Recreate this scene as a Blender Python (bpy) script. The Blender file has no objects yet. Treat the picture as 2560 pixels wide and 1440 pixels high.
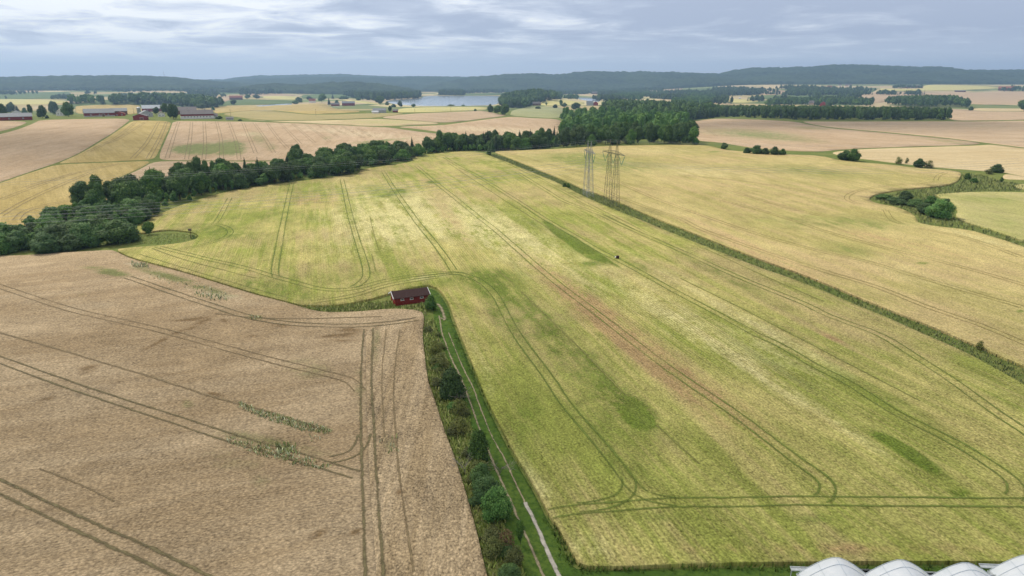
import bpy, bmesh, math, random
import numpy as np
from mathutils import Vector, Matrix
from mathutils.geometry import delaunay_2d_cdt

R = math.radians
scene = bpy.context.scene
COL = scene.collection
rnd = random.Random(7)
nr = np.random.RandomState(11)

# ------------------------------------------------------------------ camera
CAM_Z = 52.0
PITCH = R(16.7)
F = 24.0 / 36.0 * 2560.0
cd = bpy.data.cameras.new("camera")
cd.lens = 24.0
cd.sensor_width = 36.0
cd.clip_start = 0.5
cd.clip_end = 60000.0
cam = bpy.data.objects.new("camera", cd)
COL.objects.link(cam)
cam.location = (0, 0, CAM_Z)
cam.rotation_euler = (R(90) - PITCH, 0, 0)
scene.camera = cam

# ------------------------------------------------------------------ render look
scene.view_settings.view_transform = 'Standard'
scene.view_settings.look = 'None'
scene.view_settings.exposure = 0.0
scene.view_settings.gamma = 1.0
scene.cycles.volume_bounces = 0
scene.cycles.max_bounces = 6
scene.cycles.transparent_max_bounces = 12
scene.cycles.use_denoising = True

# ------------------------------------------------------------------ world
SUN_EL, SUN_AZ = 48.0, -48.0          # azimuth measured from +Y towards +X
world = bpy.data.worlds.new("World")
scene.world = world
world.use_nodes = True
wt = world.node_tree
wt.nodes.clear()

def N(t, kind, **kw):
    n = t.nodes.new(kind)
    for k, v in kw.items():
        if k == 'ins':
            for kk, vv in v.items():
                n.inputs[kk].default_value = vv
        else:
            setattr(n, k, v)
    return n

def ramp(t, src, stops, interp='LINEAR'):
    r = t.nodes.new('ShaderNodeValToRGB')
    r.color_ramp.interpolation = interp
    el = r.color_ramp.elements
    while len(el) > len(stops):
        el.remove(el[-1])
    while len(el) < len(stops):
        el.new(1.0)
    for e, (p, c) in zip(el, stops):
        e.position = p
        e.color = tuple(c) + (1,) if len(c) == 3 else c
    t.links.new(src, r.inputs[0])
    return r.outputs[0]

def mixc(t, fac, a, b, mode='MIX'):
    m = t.nodes.new('ShaderNodeMix')
    m.data_type = 'RGBA'
    m.blend_type = mode
    m.clamp_factor = True
    for sock, v in ((m.inputs[0], fac), (m.inputs[6], a), (m.inputs[7], b)):
        if isinstance(v, (int, float)):
            sock.default_value = v
        elif isinstance(v, tuple):
            sock.default_value = v if len(v) == 4 else v + (1,)
        else:
            t.links.new(v, sock)
    return m.outputs[2]

def math_(t, op, a, b=None, c=None, clamp=False):
    m = t.nodes.new('ShaderNodeMath')
    m.operation = op
    m.use_clamp = clamp
    for i, v in enumerate((a, b, c)):
        if v is None:
            continue
        if isinstance(v, (int, float)):
            m.inputs[i].default_value = v
        else:
            t.links.new(v, m.inputs[i])
    return m.outputs[0]

def noise(t, vec, scale, detail=4.0, rough=0.55, dist=0.0):
    n = t.nodes.new('ShaderNodeTexNoise')
    n.inputs['Scale'].default_value = scale
    n.inputs['Detail'].default_value = detail
    n.inputs['Roughness'].default_value = rough
    n.inputs['Distortion'].default_value = dist
    if vec is not None:
        t.links.new(vec, n.inputs['Vector'])
    return n.outputs[0]

def build_world():
    t = wt
    sky = N(t, 'ShaderNodeTexSky', sky_type='NISHITA', sun_disc=False)
    sky.sun_elevation = R(SUN_EL)
    sky.sun_rotation = R(SUN_AZ)
    sky.altitude = 100
    sky.air_density = 1.0
    sky.dust_density = 2.0
    tc = N(t, 'ShaderNodeTexCoord')
    sep = N(t, 'ShaderNodeSeparateXYZ')
    t.links.new(tc.outputs['Generated'], sep.inputs[0])
    zz = math_(t, 'MAXIMUM', sep.outputs[2], 0.0)
    den = math_(t, 'ADD', zz, 0.075)
    px = math_(t, 'DIVIDE', sep.outputs[0], den)
    py = math_(t, 'DIVIDE', sep.outputs[1], den)
    cmb = N(t, 'ShaderNodeCombineXYZ')
    t.links.new(px, cmb.inputs[0])
    t.links.new(py, cmb.inputs[1])
    n1 = noise(t, cmb.outputs[0], 1.25, 8.0, 0.58, 0.4)
    n2 = noise(t, cmb.outputs[0], 0.45, 3.0, 0.5, 0.0)
    s = math_(t, 'ADD', math_(t, 'MULTIPLY', n1, 0.72), math_(t, 'MULTIPLY', n2, 0.28))
    # brighter towards the sun side (left)
    left = math_(t, 'MULTIPLY', math_(t, 'ADD', sep.outputs[0], 0.12), -0.9)
    s2 = math_(t, 'ADD', s, math_(t, 'MULTIPLY', left, math_(t, 'MULTIPLY', zz, 3.0)))
    cl = ramp(t, s2, [(0.40, (4.2, 4.75, 6.1)), (0.48, (5.2, 5.75, 7.0)), (0.54, (7.0, 7.45, 8.4)), (0.62, (9.6, 9.8, 10.0))])
    bas = ramp(t, math_(t, 'ADD', math_(t, 'MULTIPLY', sep.outputs[0], 0.7), 0.5), [(0.0, (8.2, 8.8, 9.8)), (1.0, (6.0, 6.6, 7.8))])
    up = ramp(t, zz, [(0.022, (0, 0, 0)), (0.06, (1, 1, 1))])
    cov = mixc(t, up, bas, cl)
    high = ramp(t, zz, [(0.16, (0, 0, 0)), (0.45, (1, 1, 1))])
    cov = mixc(t, math_(t, 'MULTIPLY', high, 0.85), cov, (6.6, 6.5, 6.3))
    full = mixc(t, 0.93, sky.outputs[0], cov)
    bg = N(t, 'ShaderNodeBackground')
    bg.inputs[1].default_value = 0.12
    t.links.new(full, bg.inputs[0])
    out = N(t, 'ShaderNodeOutputWorld')
    t.links.new(bg.outputs[0], out.inputs[0])
build_world()

sl = bpy.data.lights.new("sun", 'SUN')
sl.energy = 3.0
sl.angle = R(8)
sl.color = (1.0, 0.94, 0.83)
sun = bpy.data.objects.new("sun", sl)
COL.objects.link(sun)
sd = Vector((math.sin(R(SUN_AZ)) * math.cos(R(SUN_EL)), math.cos(R(SUN_AZ)) * math.cos(R(SUN_EL)), math.sin(R(SUN_EL))))
sun.rotation_euler = sd.to_track_quat('Z', 'Y').to_euler()
sun.location = (0, 0, 300)

# ------------------------------------------------------------------ terrain
def S(v):
    v = np.clip(v, 0, 1)
    return v * v * (3 - 2 * v)

BP0 = np.array([-200.0, 170.0]); BP1 = np.array([-20.0, 520.0])
BD = (BP1 - BP0) / np.linalg.norm(BP1 - BP0)
BN = np.array([-BD[1], BD[0]])

def H(x, y):
    x = np.asarray(x, float); y = np.asarray(y, float)
    z = 8.0 * S((y - 60) / 420) - 6.0 * S((y - 490) / 300)
    s = (x - BP0[0]) * BN[0] + (y - BP0[1]) * BN[1]
    z = z - 4.5 * np.exp(-(s / 60) ** 2) * S((y - 60) / 160)
    z = z + 11 * S((s - 60) / 420)
    z = z + 1.5 * np.sin(x / 170 + 1.0) * np.sin(y / 230) * S((y - 150) / 300)
    dd = np.hypot(x, y)
    b = S((dd - 950) / 800)
    far = -9 + 52 * S((y - 2300) / 2500) * S((x - 500) / 1300) + 24 * S((y - 2700) / 1700) * S((-x - 500) / 1500)
    def bump(cx, cy, sx, sy, h):
        return h * np.exp(-((x - cx) / sx) ** 2 - ((y - cy) / sy) ** 2)
    knolls = bump(-1130, 2080, 230, 120, 17) + bump(75, 2280, 95, 110, 22) + bump(1170, 1950, 130, 90, 9)
    return z * (1 - b) + far * b + knolls

def rays(u, v):
    cx = (np.asarray(u, float) - 1280) / F
    cy = (np.asarray(v, float) - 720) / F
    c, s = math.cos(PITCH), math.sin(PITCH)
    return np.stack([cx, c - cy * s, -s - cy * c], -1)

TS = np.concatenate([np.linspace(30, 400, 120), np.geomspace(405, 16000, 360)])

def ground_px(u, v):
    """pixels of the photograph -> points on the ground"""
    u = np.atleast_1d(np.asarray(u, float)); v = np.atleast_1d(np.asarray(v, float))
    d = rays(u, v)
    hx = np.hypot(d[:, 0], d[:, 1])
    out = np.zeros((len(u), 3))
    CH = 8000
    for i in range(0, len(u), CH):
        dd = d[i:i + CH]; h = hx[i:i + CH]
        T = TS[None, :] / h[:, None]
        z = CAM_Z + dd[:, 2:3] * T
        g = H(dd[:, 0:1] * T, dd[:, 1:2] * T)
        below = z < g
        k = np.argmax(below, 1)
        none = ~below.any(1)
        k[none] = len(TS) - 1
        k = np.maximum(k, 1)
        a = T[np.arange(len(k)), k - 1]; b = T[np.arange(len(k)), k]
        for _ in range(22):
            m = (a + b) / 2
            bl = CAM_Z + dd[:, 2] * m < H(dd[:, 0] * m, dd[:, 1] * m)
            b = np.where(bl, m, b); a = np.where(bl, a, m)
        t = (a + b) / 2
        t[none] = TS[-1] / h[none]
        out[i:i + CH, 0] = dd[:, 0] * t; out[i:i + CH, 1] = dd[:, 1] * t
    out[:, 2] = H(out[:, 0], out[:, 1])
    return out

def G(u, v):
    return Vector(ground_px(u, v)[0])

def to_px(P):
    P = np.asarray(P, float)
    x, y, z = P[:, 0], P[:, 1], P[:, 2] - CAM_Z
    c, s = math.cos(PITCH), math.sin(PITCH)
    dep = y * c - z * s
    upc = y * s + z * c
    dep = np.maximum(dep, 1e-3)
    return np.stack([1280 + F * x / dep, 720 - F * upc / dep, dep], -1)

def depth_of(p):
    return to_px(np.array([p]))[0, 2]

# ------------------------------------------------------------------ mesh helpers
def link(o, parent=None):
    COL.objects.link(o)
    if parent is not None:
        o.parent = parent
    return o

def mesh_obj(name, verts, faces, mat=None, parent=None, smooth=False):
    me = bpy.data.meshes.new(name)
    me.from_pydata([tuple(v) for v in verts], [], [tuple(int(i) for i in f) for f in faces])
    if mat is not None:
        for m in (mat if isinstance(mat, (list, tuple)) else [mat]):
            me.materials.append(m)
    if smooth:
        me.polygons.foreach_set('use_smooth', [True] * len(me.polygons))
    me.update()
    return link(bpy.data.objects.new(name, me), parent)

def np_mesh(name, V, Fq, mat, smooth=False):
    """fast mesh from numpy arrays, all faces with the same corner count"""
    me = bpy.data.meshes.new(name)
    V = np.asarray(V, np.float32); Fq = np.asarray(Fq, np.int32)
    n, k = Fq.shape
    me.vertices.add(len(V)); me.vertices.foreach_set('co', V.ravel())
    me.loops.add(n * k); me.loops.foreach_set('vertex_index', Fq.ravel())
    me.polygons.add(n)
    me.polygons.foreach_set('loop_start', np.arange(n, dtype=np.int32) * k)
    me.polygons.foreach_set('loop_total', np.full(n, k, np.int32))
    if smooth:
        me.polygons.foreach_set('use_smooth', np.ones(n, bool))
    for m in (mat if isinstance(mat, (list, tuple)) else [mat]):
        me.materials.append(m)
    me.update(calc_edges=True)
    me.validate()
    return me

def tag(o, label=None, cat=None, group=None, kind=None):
    if label: o['label'] = label
    if cat: o['category'] = cat
    if group: o['group'] = group
    if kind: o['kind'] = kind
    return o

def empty(name, loc, rz=0.0):
    o = bpy.data.objects.new(name, None)
    o.empty_display_size = 0.5
    o.location = loc
    o.rotation_euler = (0, 0, rz)
    return link(o)

class MB:
    """collects boxes, bars and quads into one mesh"""
    def __init__(s):
        s.v = []; s.f = []
    def quad(s, a, b, c, d):
        i = len(s.v); s.v += [tuple(a), tuple(b), tuple(c), tuple(d)]; s.f.append((i, i + 1, i + 2, i + 3))
    def poly(s, pts):
        i = len(s.v); s.v += [tuple(p) for p in pts]; s.f.append(tuple(range(i, i + len(pts))))
    def box(s, c, d, rz=0.0):
        x, y, z = c; a, b, h = d[0] / 2, d[1] / 2, d[2] / 2
        i = len(s.v); cs, sn = math.cos(rz), math.sin(rz)
        for dz in (-h, h):
            for dx, dy in ((-a, -b), (a, -b), (a, b), (-a, b)):
                s.v.append((x + dx * cs - dy * sn, y + dx * sn + dy * cs, z + dz))
        s.f += [(i, i + 3, i + 2, i + 1), (i + 4, i + 5, i + 6, i + 7), (i, i + 1, i + 5, i + 4), (i + 1, i + 2, i + 6, i + 5), (i + 2, i + 3, i + 7, i + 6), (i + 3, i, i + 4, i + 7)]
    def bar(s, p, q, r, n=4, r2=None):
        p = Vector(p); q = Vector(q); d = (q - p)
        if d.length < 1e-6: return
        r2 = r if r2 is None else r2
        d.normalize(); a = d.orthogonal().normalized(); b = d.cross(a)
        i = len(s.v)
        for (c, rr) in ((p, r), (q, r2)):
            for k in range(n):
                t = 2 * math.pi * k / n
                s.v.append(tuple(c + a * math.cos(t) * rr + b * math.sin(t) * rr))
        for k in range(n):
            s.f.append((i + k, i + (k + 1) % n, i + n + (k + 1) % n, i + n + k))
        s.f.append(tuple(i + n - 1 - k for k in range(n)))
        s.f.append(tuple(i + n + k for k in range(n)))
    def build(s, name, mat, parent=None, smooth=False):
        return mesh_obj(name, s.v, s.f, mat, parent, smooth)

# ------------------------------------------------------------------ materials
def new_mat(name):
    m = bpy.data.materials.new(name)
    m.use_nodes = True
    t = m.node_tree
    for n in list(t.nodes):
        t.nodes.remove(n)
    out = N(t, 'ShaderNodeOutputMaterial')
    b = N(t, 'ShaderNodeBsdfPrincipled')
    t.links.new(b.outputs[0], out.inputs[0])
    b.inputs['Specular IOR Level'].default_value = 0.15
    b.inputs['Roughness'].default_value = 0.85
    return m, t, b

def simple_mat(name, col, rough=0.7, var=0.15, scale=1.5, spec=0.3, metal=0.0, stretch=(1, 1, 1)):
    m, t, b = new_mat(name)
    tc = N(t, 'ShaderNodeTexCoord')
    mp = N(t, 'ShaderNodeMapping')
    mp.inputs['Scale'].default_value = stretch
    t.links.new(tc.outputs['Object'], mp.inputs[0])
    n = noise(t, mp.outputs[0], scale, 5, 0.6)
    lo = tuple(c * (1 - var) for c in col); hi = tuple(min(1, c * (1 + var)) for c in col)
    t.links.new(ramp(t, n, [(0.3, lo), (0.7, hi)]), b.inputs['Base Color'])
    b.inputs['Roughness'].default_value = rough
    b.inputs['Specular IOR Level'].default_value = spec
    b.inputs['Metallic'].default_value = metal
    return m

def field_mat(name, A, B, green=(0.10, 0.13, 0.02), brown=(0.26, 0.17, 0.08), pale=(0.45, 0.42, 0.18), ang=-16.0,
              streak=1.0, fine=1.0, clump=1.2, rowamt=0.25, row=0.9, bump=0.25, patch=0.5, alt=None, grainy=0.6):
    """crop: drill-row streaks along ang (degrees from +Y), patches, fine ears"""
    m, t, b = new_mat(name)
    geo = N(t, 'ShaderNodeNewGeometry')
    mp = N(t, 'ShaderNodeMapping', vector_type='POINT')
    mp.inputs['Rotation'].default_value = (0, 0, R(ang))
    t.links.new(geo.outputs['Position'], mp.inputs[0])       # y now runs along the rows
    def stretched(sx, sy):
        k = N(t, 'ShaderNodeMapping')
        k.inputs['Scale'].default_value = (sx, sy, 0.0)
        t.links.new(mp.outputs[0], k.inputs[0])
        return k.outputs[0]
    s1 = noise(t, stretched(0.22, 0.012), 1.0, 4, 0.6)
    s2 = noise(t, stretched(0.9, 0.03), 1.0, 3, 0.6)
    p1 = noise(t, stretched(0.035, 0.016), 1.0, 5, 0.6, 0.4)
    cl = noise(t, stretched(clump, clump * 0.7), 1.0, 4, 0.65)
    f1 = noise(t, stretched(4.0, 2.6), 1.0, 3, 0.7)
    at = N(t, 'ShaderNodeAttribute', attribute_name='tint')
    sp = N(t, 'ShaderNodeSeparateColor')
    t.links.new(at.outputs['Color'], sp.inputs[0])
    a = math_(t, 'ADD', math_(t, 'MULTIPLY', s1, 0.45 * streak), math_(t, 'MULTIPLY', s2, 0.38 * streak))
    a = math_(t, 'ADD', a, math_(t, 'MULTIPLY', p1, patch))
    tot = 0.5 * (0.83 * streak + patch)
    w = 0.085 * (streak + patch) / 1.5
    base = ramp(t, a, [(tot - w, A), (tot + w, B)])
    if alt is not None:
        p2 = noise(t, stretched(0.012, 0.02), 1.0, 4, 0.55, 0.3)
        base = mixc(t, math_(t, 'MULTIPLY', 0.75, ramp(t, math_(t, 'ADD', math_(t, 'MULTIPLY', p2, 0.6), math_(t, 'MULTIPLY', s1, 0.4)), [(0.48, (0, 0, 0)), (0.60, (1, 1, 1))])), base, alt)
    wob = math_(t, 'MULTIPLY', math_(t, 'SUBTRACT', math_(t, 'ADD', math_(t, 'MULTIPLY', s2, 0.5), math_(t, 'MULTIPLY', cl, 0.5)), 0.5), 1.6)
    rag = math_(t, 'ADD', math_(t, 'MULTIPLY', math_(t, 'SUBTRACT', s1, 0.5), 3.0), math_(t, 'ADD', math_(t, 'MULTIPLY', math_(t, 'SUBTRACT', noise(t, stretched(0.30, 0.12), 1.0, 5, 0.65, 0.4), 0.5), 4.0), math_(t, 'MULTIPLY', math_(t, 'SUBTRACT', cl, 0.5), 2.5)))
    def masked(src, col, base):
        k = math_(t, 'MULTIPLY', math_(t, 'SUBTRACT', math_(t, 'MULTIPLY', src, math_(t, 'ADD', 1.0, math_(t, 'MULTIPLY', rag, 1.0))), 0.12), 1.35, clamp=True)
        return mixc(t, math_(t, 'MULTIPLY', k, 0.85), base, col)
    base = masked(sp.outputs[2], pale, base)
    base = masked(sp.outputs[1], brown, base)
    base = masked(sp.outputs[0], green, base)
    wv = math_(t, 'MULTIPLY', math_(t, 'SUBTRACT', cl, 0.5), 1.0 * fine)
    wf = math_(t, 'MULTIPLY', math_(t, 'SUBTRACT', f1, 0.5), 2.6 * fine)
    mo = noise(t, stretched(0.16, 0.09), 1.0, 6, 0.7, 0.6)
    wv = math_(t, 'ADD', wv, math_(t, 'MULTIPLY', math_(t, 'SUBTRACT', mo, 0.5), 1.1 * fine))
    xs = N(t, 'ShaderNodeSeparateXYZ')
    t.links.new(mp.outputs[0], xs.inputs[0])
    rw = math_(t, 'SINE', math_(t, 'MULTIPLY', math_(t, 'ADD', xs.outputs[0], math_(t, 'MULTIPLY', cl, 0.5)), 2 * math.pi / row))
    rmask = ramp(t, noise(t, stretched(0.03, 0.012), 1.0, 2, 0.5), [(0.42, (0, 0, 0)), (0.68, (1, 1, 1))])
    rw = math_(t, 'MULTIPLY', math_(t, 'MULTIPLY', rw, rowamt), rmask)
    val = math_(t, 'ADD', math_(t, 'ADD', 1.0, wv), math_(t, 'ADD', wf, rw))
    val = math_(t, 'MAXIMUM', val, 0.25)
    mul = N(t, 'ShaderNodeVectorMath', operation='SCALE')
    t.links.new(base, mul.inputs[0]); t.links.new(val, mul.inputs['Scale'])
    t.links.new(mul.outputs[0], b.inputs['Base Color'])
    bp = N(t, 'ShaderNodeBump')
    bp.inputs['Strength'].default_value = bump
    bp.inputs['Distance'].default_value = 0.6
    vz = N(t, 'ShaderNodeTexVoronoi'); vz.inputs['Scale'].default_value = 1.0
    t.links.new(stretched(2.7, 2.2), vz.inputs['Vector'])
    grain = math_(t, 'SUBTRACT', 1.0 + 0.48 * grainy, math_(t, 'MULTIPLY', vz.outputs['Distance'], 0.95 * grainy))
    mul2 = N(t, 'ShaderNodeVectorMath', operation='SCALE')
    t.links.new(mul.outputs[0], mul2.inputs[0]); t.links.new(grain, mul2.inputs['Scale']); t.links.new(mul2.outputs[0], b.inputs['Base Color'])
    hh = math_(t, 'ADD', math_(t, 'MULTIPLY', cl, 0.8), math_(t, 'ADD', math_(t, 'MULTIPLY', f1, 0.5), rw))
    t.links.new(hh, bp.inputs['Height'])
    t.links.new(bp.outputs[0], b.inputs['Normal'])
    b.inputs['Roughness'].default_value = 0.95
    b.inputs['Specular IOR Level'].default_value = 0.05
    return m

def grass_mat(name, A, B, C, s1=0.05, s2=0.8, bump=0.4):
    m, t, b = new_mat(name)
    geo = N(t, 'ShaderNodeNewGeometry')
    n1 = noise(t, geo.outputs['Position'], s1, 5, 0.6, 0.3)
    n2 = noise(t, geo.outputs['Position'], s2, 5, 0.7)
    c = ramp(t, n1, [(0.35, A), (0.65, B)])
    c = mixc(t, ramp(t, n2, [(0.42, (0, 0, 0)), (0.62, (1, 1, 1))]), c, C)
    t.links.new(c, b.inputs['Base Color'])
    bp = N(t, 'ShaderNodeBump'); bp.inputs['Strength'].default_value = bump; bp.inputs['Distance'].default_value = 0.8
    t.links.new(n2, bp.inputs['Height']); t.links.new(bp.outputs[0], b.inputs['Normal'])
    b.inputs['Roughness'].default_value = 0.95
    b.inputs['Specular IOR Level'].default_value = 0.05
    return m

def track_mat(name, col, soft=0.85, cut=0.28):
    """worn wheel line: thins out and breaks up like pressed crop, edges ragged"""
    m, t, b = new_mat(name)
    geo = N(t, 'ShaderNodeNewGeometry')
    at = N(t, 'ShaderNodeAttribute', attribute_name='across')
    n1 = noise(t, geo.outputs['Position'], 0.9, 4, 0.65)
    n2 = noise(t, geo.outputs['Position'], 0.06, 3, 0.6)
    t.links.new(ramp(t, n1, [(0.3, tuple(c * 0.7 for c in col)), (0.7, tuple(c * 1.35 for c in col))]), b.inputs['Base Color'])
    prof = math_(t, 'SUBTRACT', 1.0, math_(t, 'POWER', math_(t, 'ABSOLUTE', math_(t, 'SUBTRACT', math_(t, 'MULTIPLY', at.outputs['Fac'], 2.0), 1.0)), 1.6))
    k = math_(t, 'MULTIPLY', prof, math_(t, 'ADD', 0.35, math_(t, 'ADD', math_(t, 'MULTIPLY', n1, 1.0), math_(t, 'MULTIPLY', math_(t, 'SUBTRACT', n2, 0.35), 1.6))))
    a = math_(t, 'MULTIPLY', math_(t, 'SUBTRACT', k, cut), 1.0 / soft, clamp=True)
    tr = N(t, 'ShaderNodeBsdfTransparent'); mx = N(t, 'ShaderNodeMixShader')
    out = [n for n in t.nodes if n.type == 'OUTPUT_MATERIAL'][0]
    t.links.new(a, mx.inputs[0]); t.links.new(tr.outputs[0], mx.inputs[1]); t.links.new(b.outputs[0], mx.inputs[2]); t.links.new(mx.outputs[0], out.inputs[0])
    return m

M = {}
M['wheat'] = field_mat('wheat_crop', (0.355, 0.258, 0.148), (0.450, 0.340, 0.208), green=(0.16, 0.18, 0.06), brown=(0.19, 0.125, 0.06), pale=(0.52, 0.42, 0.28), ang=72, streak=0.5, fine=0.9, clump=1.5, row=0.55, rowamt=0.10, bump=0.3, patch=0.7, grainy=0.65)
M['wheat_end'] = field_mat('wheat_crop_headland', (0.355, 0.262, 0.150), (0.460, 0.350, 0.215), green=(0.16, 0.17, 0.07), brown=(0.17, 0.11, 0.055), pale=(0.52, 0.42, 0.28), ang=-1, streak=1.2, fine=1.2, clump=1.5, row=1.5, rowamt=0.32, bump=0.3, patch=0.5, grainy=0.65)
M['barley'] = field_mat('barley_crop', (0.265, 0.285, 0.064), (0.46, 0.400, 0.142), green=(0.115, 0.17, 0.022), brown=(0.37, 0.245, 0.12), pale=(0.60, 0.54, 0.25), ang=-16, streak=1.1, fine=1.0, patch=0.85, row=0.7, rowamt=0.16, alt=(0.41, 0.32, 0.15))
M['barley_right'] = field_mat('ripe_barley_crop', (0.40, 0.345, 0.125), (0.53, 0.43, 0.185), green=(0.235, 0.26, 0.07), brown=(0.46, 0.31, 0.16), pale=(0.60, 0.52, 0.24), ang=-16, streak=1.0, fine=0.75, patch=0.9, rowamt=0.08, alt=(0.50, 0.375, 0.185))
M['barley_green'] = field_mat('green_barley_crop', (0.37, 0.355, 0.125), (0.46, 0.41, 0.18), green=(0.19, 0.25, 0.05), ang=-20, streak=0.8, fine=0.6)
M['pink'] = field_mat('far_wheat_crop', (0.46, 0.33, 0.20), (0.54, 0.40, 0.26), green=(0.19, 0.235, 0.075), brown=(0.36, 0.25, 0.15), pale=(0.62, 0.50, 0.32), ang=-10, streak=0.7, fine=0.5, clump=0.5, rowamt=0.0, bump=0.1)
M['pink2'] = field_mat('far_wheat_crop_striped', (0.44, 0.32, 0.20), (0.54, 0.41, 0.27), green=(0.22, 0.25, 0.10), brown=(0.36, 0.27, 0.16), pale=(0.62, 0.50, 0.32), ang=80, streak=1.2, fine=0.5, clump=0.4, rowamt=0.0, bump=0.1)
M['gold'] = field_mat('golden_oat_crop', (0.42, 0.32, 0.12), (0.52, 0.40, 0.17), green=(0.24, 0.25, 0.07), brown=(0.34, 0.24, 0.1), ang=-35, streak=1.0, fine=0.5, clump=0.6, rowamt=0.0, bump=0.1)
M['patch_green'] = field_mat('green_patch_crop', (0.19, 0.235, 0.06), (0.27, 0.28, 0.08), ang=-10, streak=1.0, fine=0.6, clump=0.5, rowamt=0.0, bump=0.1)
M['light'] = field_mat('pale_stubble', (0.53, 0.41, 0.225), (0.60, 0.48, 0.28), ang=85, streak=0.8, fine=0.3, clump=0.3, rowamt=0.0, bump=0.1)
M['olive'] = field_mat('olive_crop', (0.36, 0.31, 0.14), (0.44, 0.36, 0.17), ang=85, streak=0.8, fine=0.3, clump=0.3, rowamt=0.0, bump=0.1)
M['sage'] = field_mat('sage_green_crop', (0.30, 0.32, 0.15), (0.38, 0.37, 0.19), ang=85, streak=0.8, fine=0.3, clump=0.3, rowamt=0.0, bump=0.1)
M['yellow'] = field_mat('far_yellow_crop', (0.52, 0.48, 0.18), (0.62, 0.54, 0.24), ang=85, streak=0.8, fine=0.3, clump=0.3, rowamt=0.0, bump=0.1)
M['meadow'] = grass_mat('far_meadow_grass', (0.13, 0.19, 0.07), (0.19, 0.24, 0.09), (0.11, 0.15, 0.05), 0.01, 0.15, 0.1)
M['grass'] = grass_mat('verge_grass', (0.11, 0.15, 0.035), (0.20, 0.21, 0.065), (0.085, 0.125, 0.028))
M['lawn'] = grass_mat('track_grass', (0.07, 0.135, 0.022), (0.115, 0.175, 0.032), (0.055, 0.105, 0.02), 0.12, 1.2, 0.3)

def ground_mat():
    """verge grass close by; far away a patchwork of parcels seen edge on"""
    m, t, b = new_mat('land')
    geo = N(t, 'ShaderNodeNewGeometry')
    n1 = noise(t, geo.outputs['Position'], 0.05, 5, 0.6, 0.3)
    n2 = noise(t, geo.outputs['Position'], 0.8, 5, 0.7)
    c = ramp(t, n1, [(0.35, (0.14, 0.18, 0.045)), (0.65, (0.25, 0.25, 0.08))])
    c = mixc(t, ramp(t, n2, [(0.42, (0, 0, 0)), (0.62, (1, 1, 1))]), c, (0.12, 0.165, 0.038))
    vo = N(t, 'ShaderNodeTexVoronoi'); vo.inputs['Scale'].default_value = 1 / 330.0
    mp = N(t, 'ShaderNodeMapping'); mp.inputs['Rotation'].default_value = (0, 0, 0.4)
    t.links.new(geo.outputs['Position'], mp.inputs[0]); t.links.new(mp.outputs[0], vo.inputs['Vector'])
    sc = N(t, 'ShaderNodeSeparateColor'); t.links.new(vo.outputs['Color'], sc.inputs[0])
    pc = ramp(t, sc.outputs[0], [(0.0, (0.13, 0.17, 0.06)), (0.30, (0.20, 0.23, 0.09)), (0.45, (0.44, 0.36, 0.18)), (0.62, (0.50, 0.40, 0.24)), (0.80, (0.22, 0.26, 0.10)), (0.90, (0.56, 0.48, 0.26))], 'CONSTANT')
    xs = N(t, 'ShaderNodeSeparateXYZ'); t.links.new(geo.outputs['Position'], xs.inputs[0])
    fr = N(t, 'ShaderNodeMapRange'); fr.inputs[1].default_value = 1500; fr.inputs[2].default_value = 1700
    t.links.new(xs.outputs[1], fr.inputs[0])
    t.links.new(mixc(t, fr.outputs[0], c, pc), b.inputs['Base Color'])
    bp = N(t, 'ShaderNodeBump'); bp.inputs['Strength'].default_value = 0.3; bp.inputs['Distance'].default_value = 0.6
    t.links.new(n2, bp.inputs['Height']); t.links.new(bp.outputs[0], b.inputs['Normal'])
    b.inputs['Roughness'].default_value = 0.95; b.inputs['Specular IOR Level'].default_value = 0.05
    return m
M['grass'] = ground_mat()
M['weed'] = grass_mat('weed_patch_grass', (0.09, 0.16, 0.025), (0.12, 0.2, 0.03), (0.06, 0.11, 0.02), 0.3, 1.0)
M['dirt'] = track_mat('bare_dirt', (0.29, 0.245, 0.15), 0.6, 0.4)
M['gravel'] = track_mat('pale_gravel', (0.46, 0.42, 0.35), 0.5, 0.3)
M['track_barley'] = track_mat('green_wheel_track', (0.145, 0.19, 0.035), 1.0, 0.36)
M['track_wheat'] = track_mat('brown_wheel_track', (0.175, 0.145, 0.07))
M['track_wheat_faint'] = track_mat('faint_wheel_track', (0.24, 0.18, 0.095))
M['track_faint'] = track_mat('faint_green_wheel_track', (0.22, 0.22, 0.06))
M['track_gold'] = track_mat('olive_wheel_track', (0.27, 0.225, 0.07))
M['track_pink'] = track_mat('dark_wheel_track', (0.28, 0.22, 0.12), 0.9, 0.3)
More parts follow.
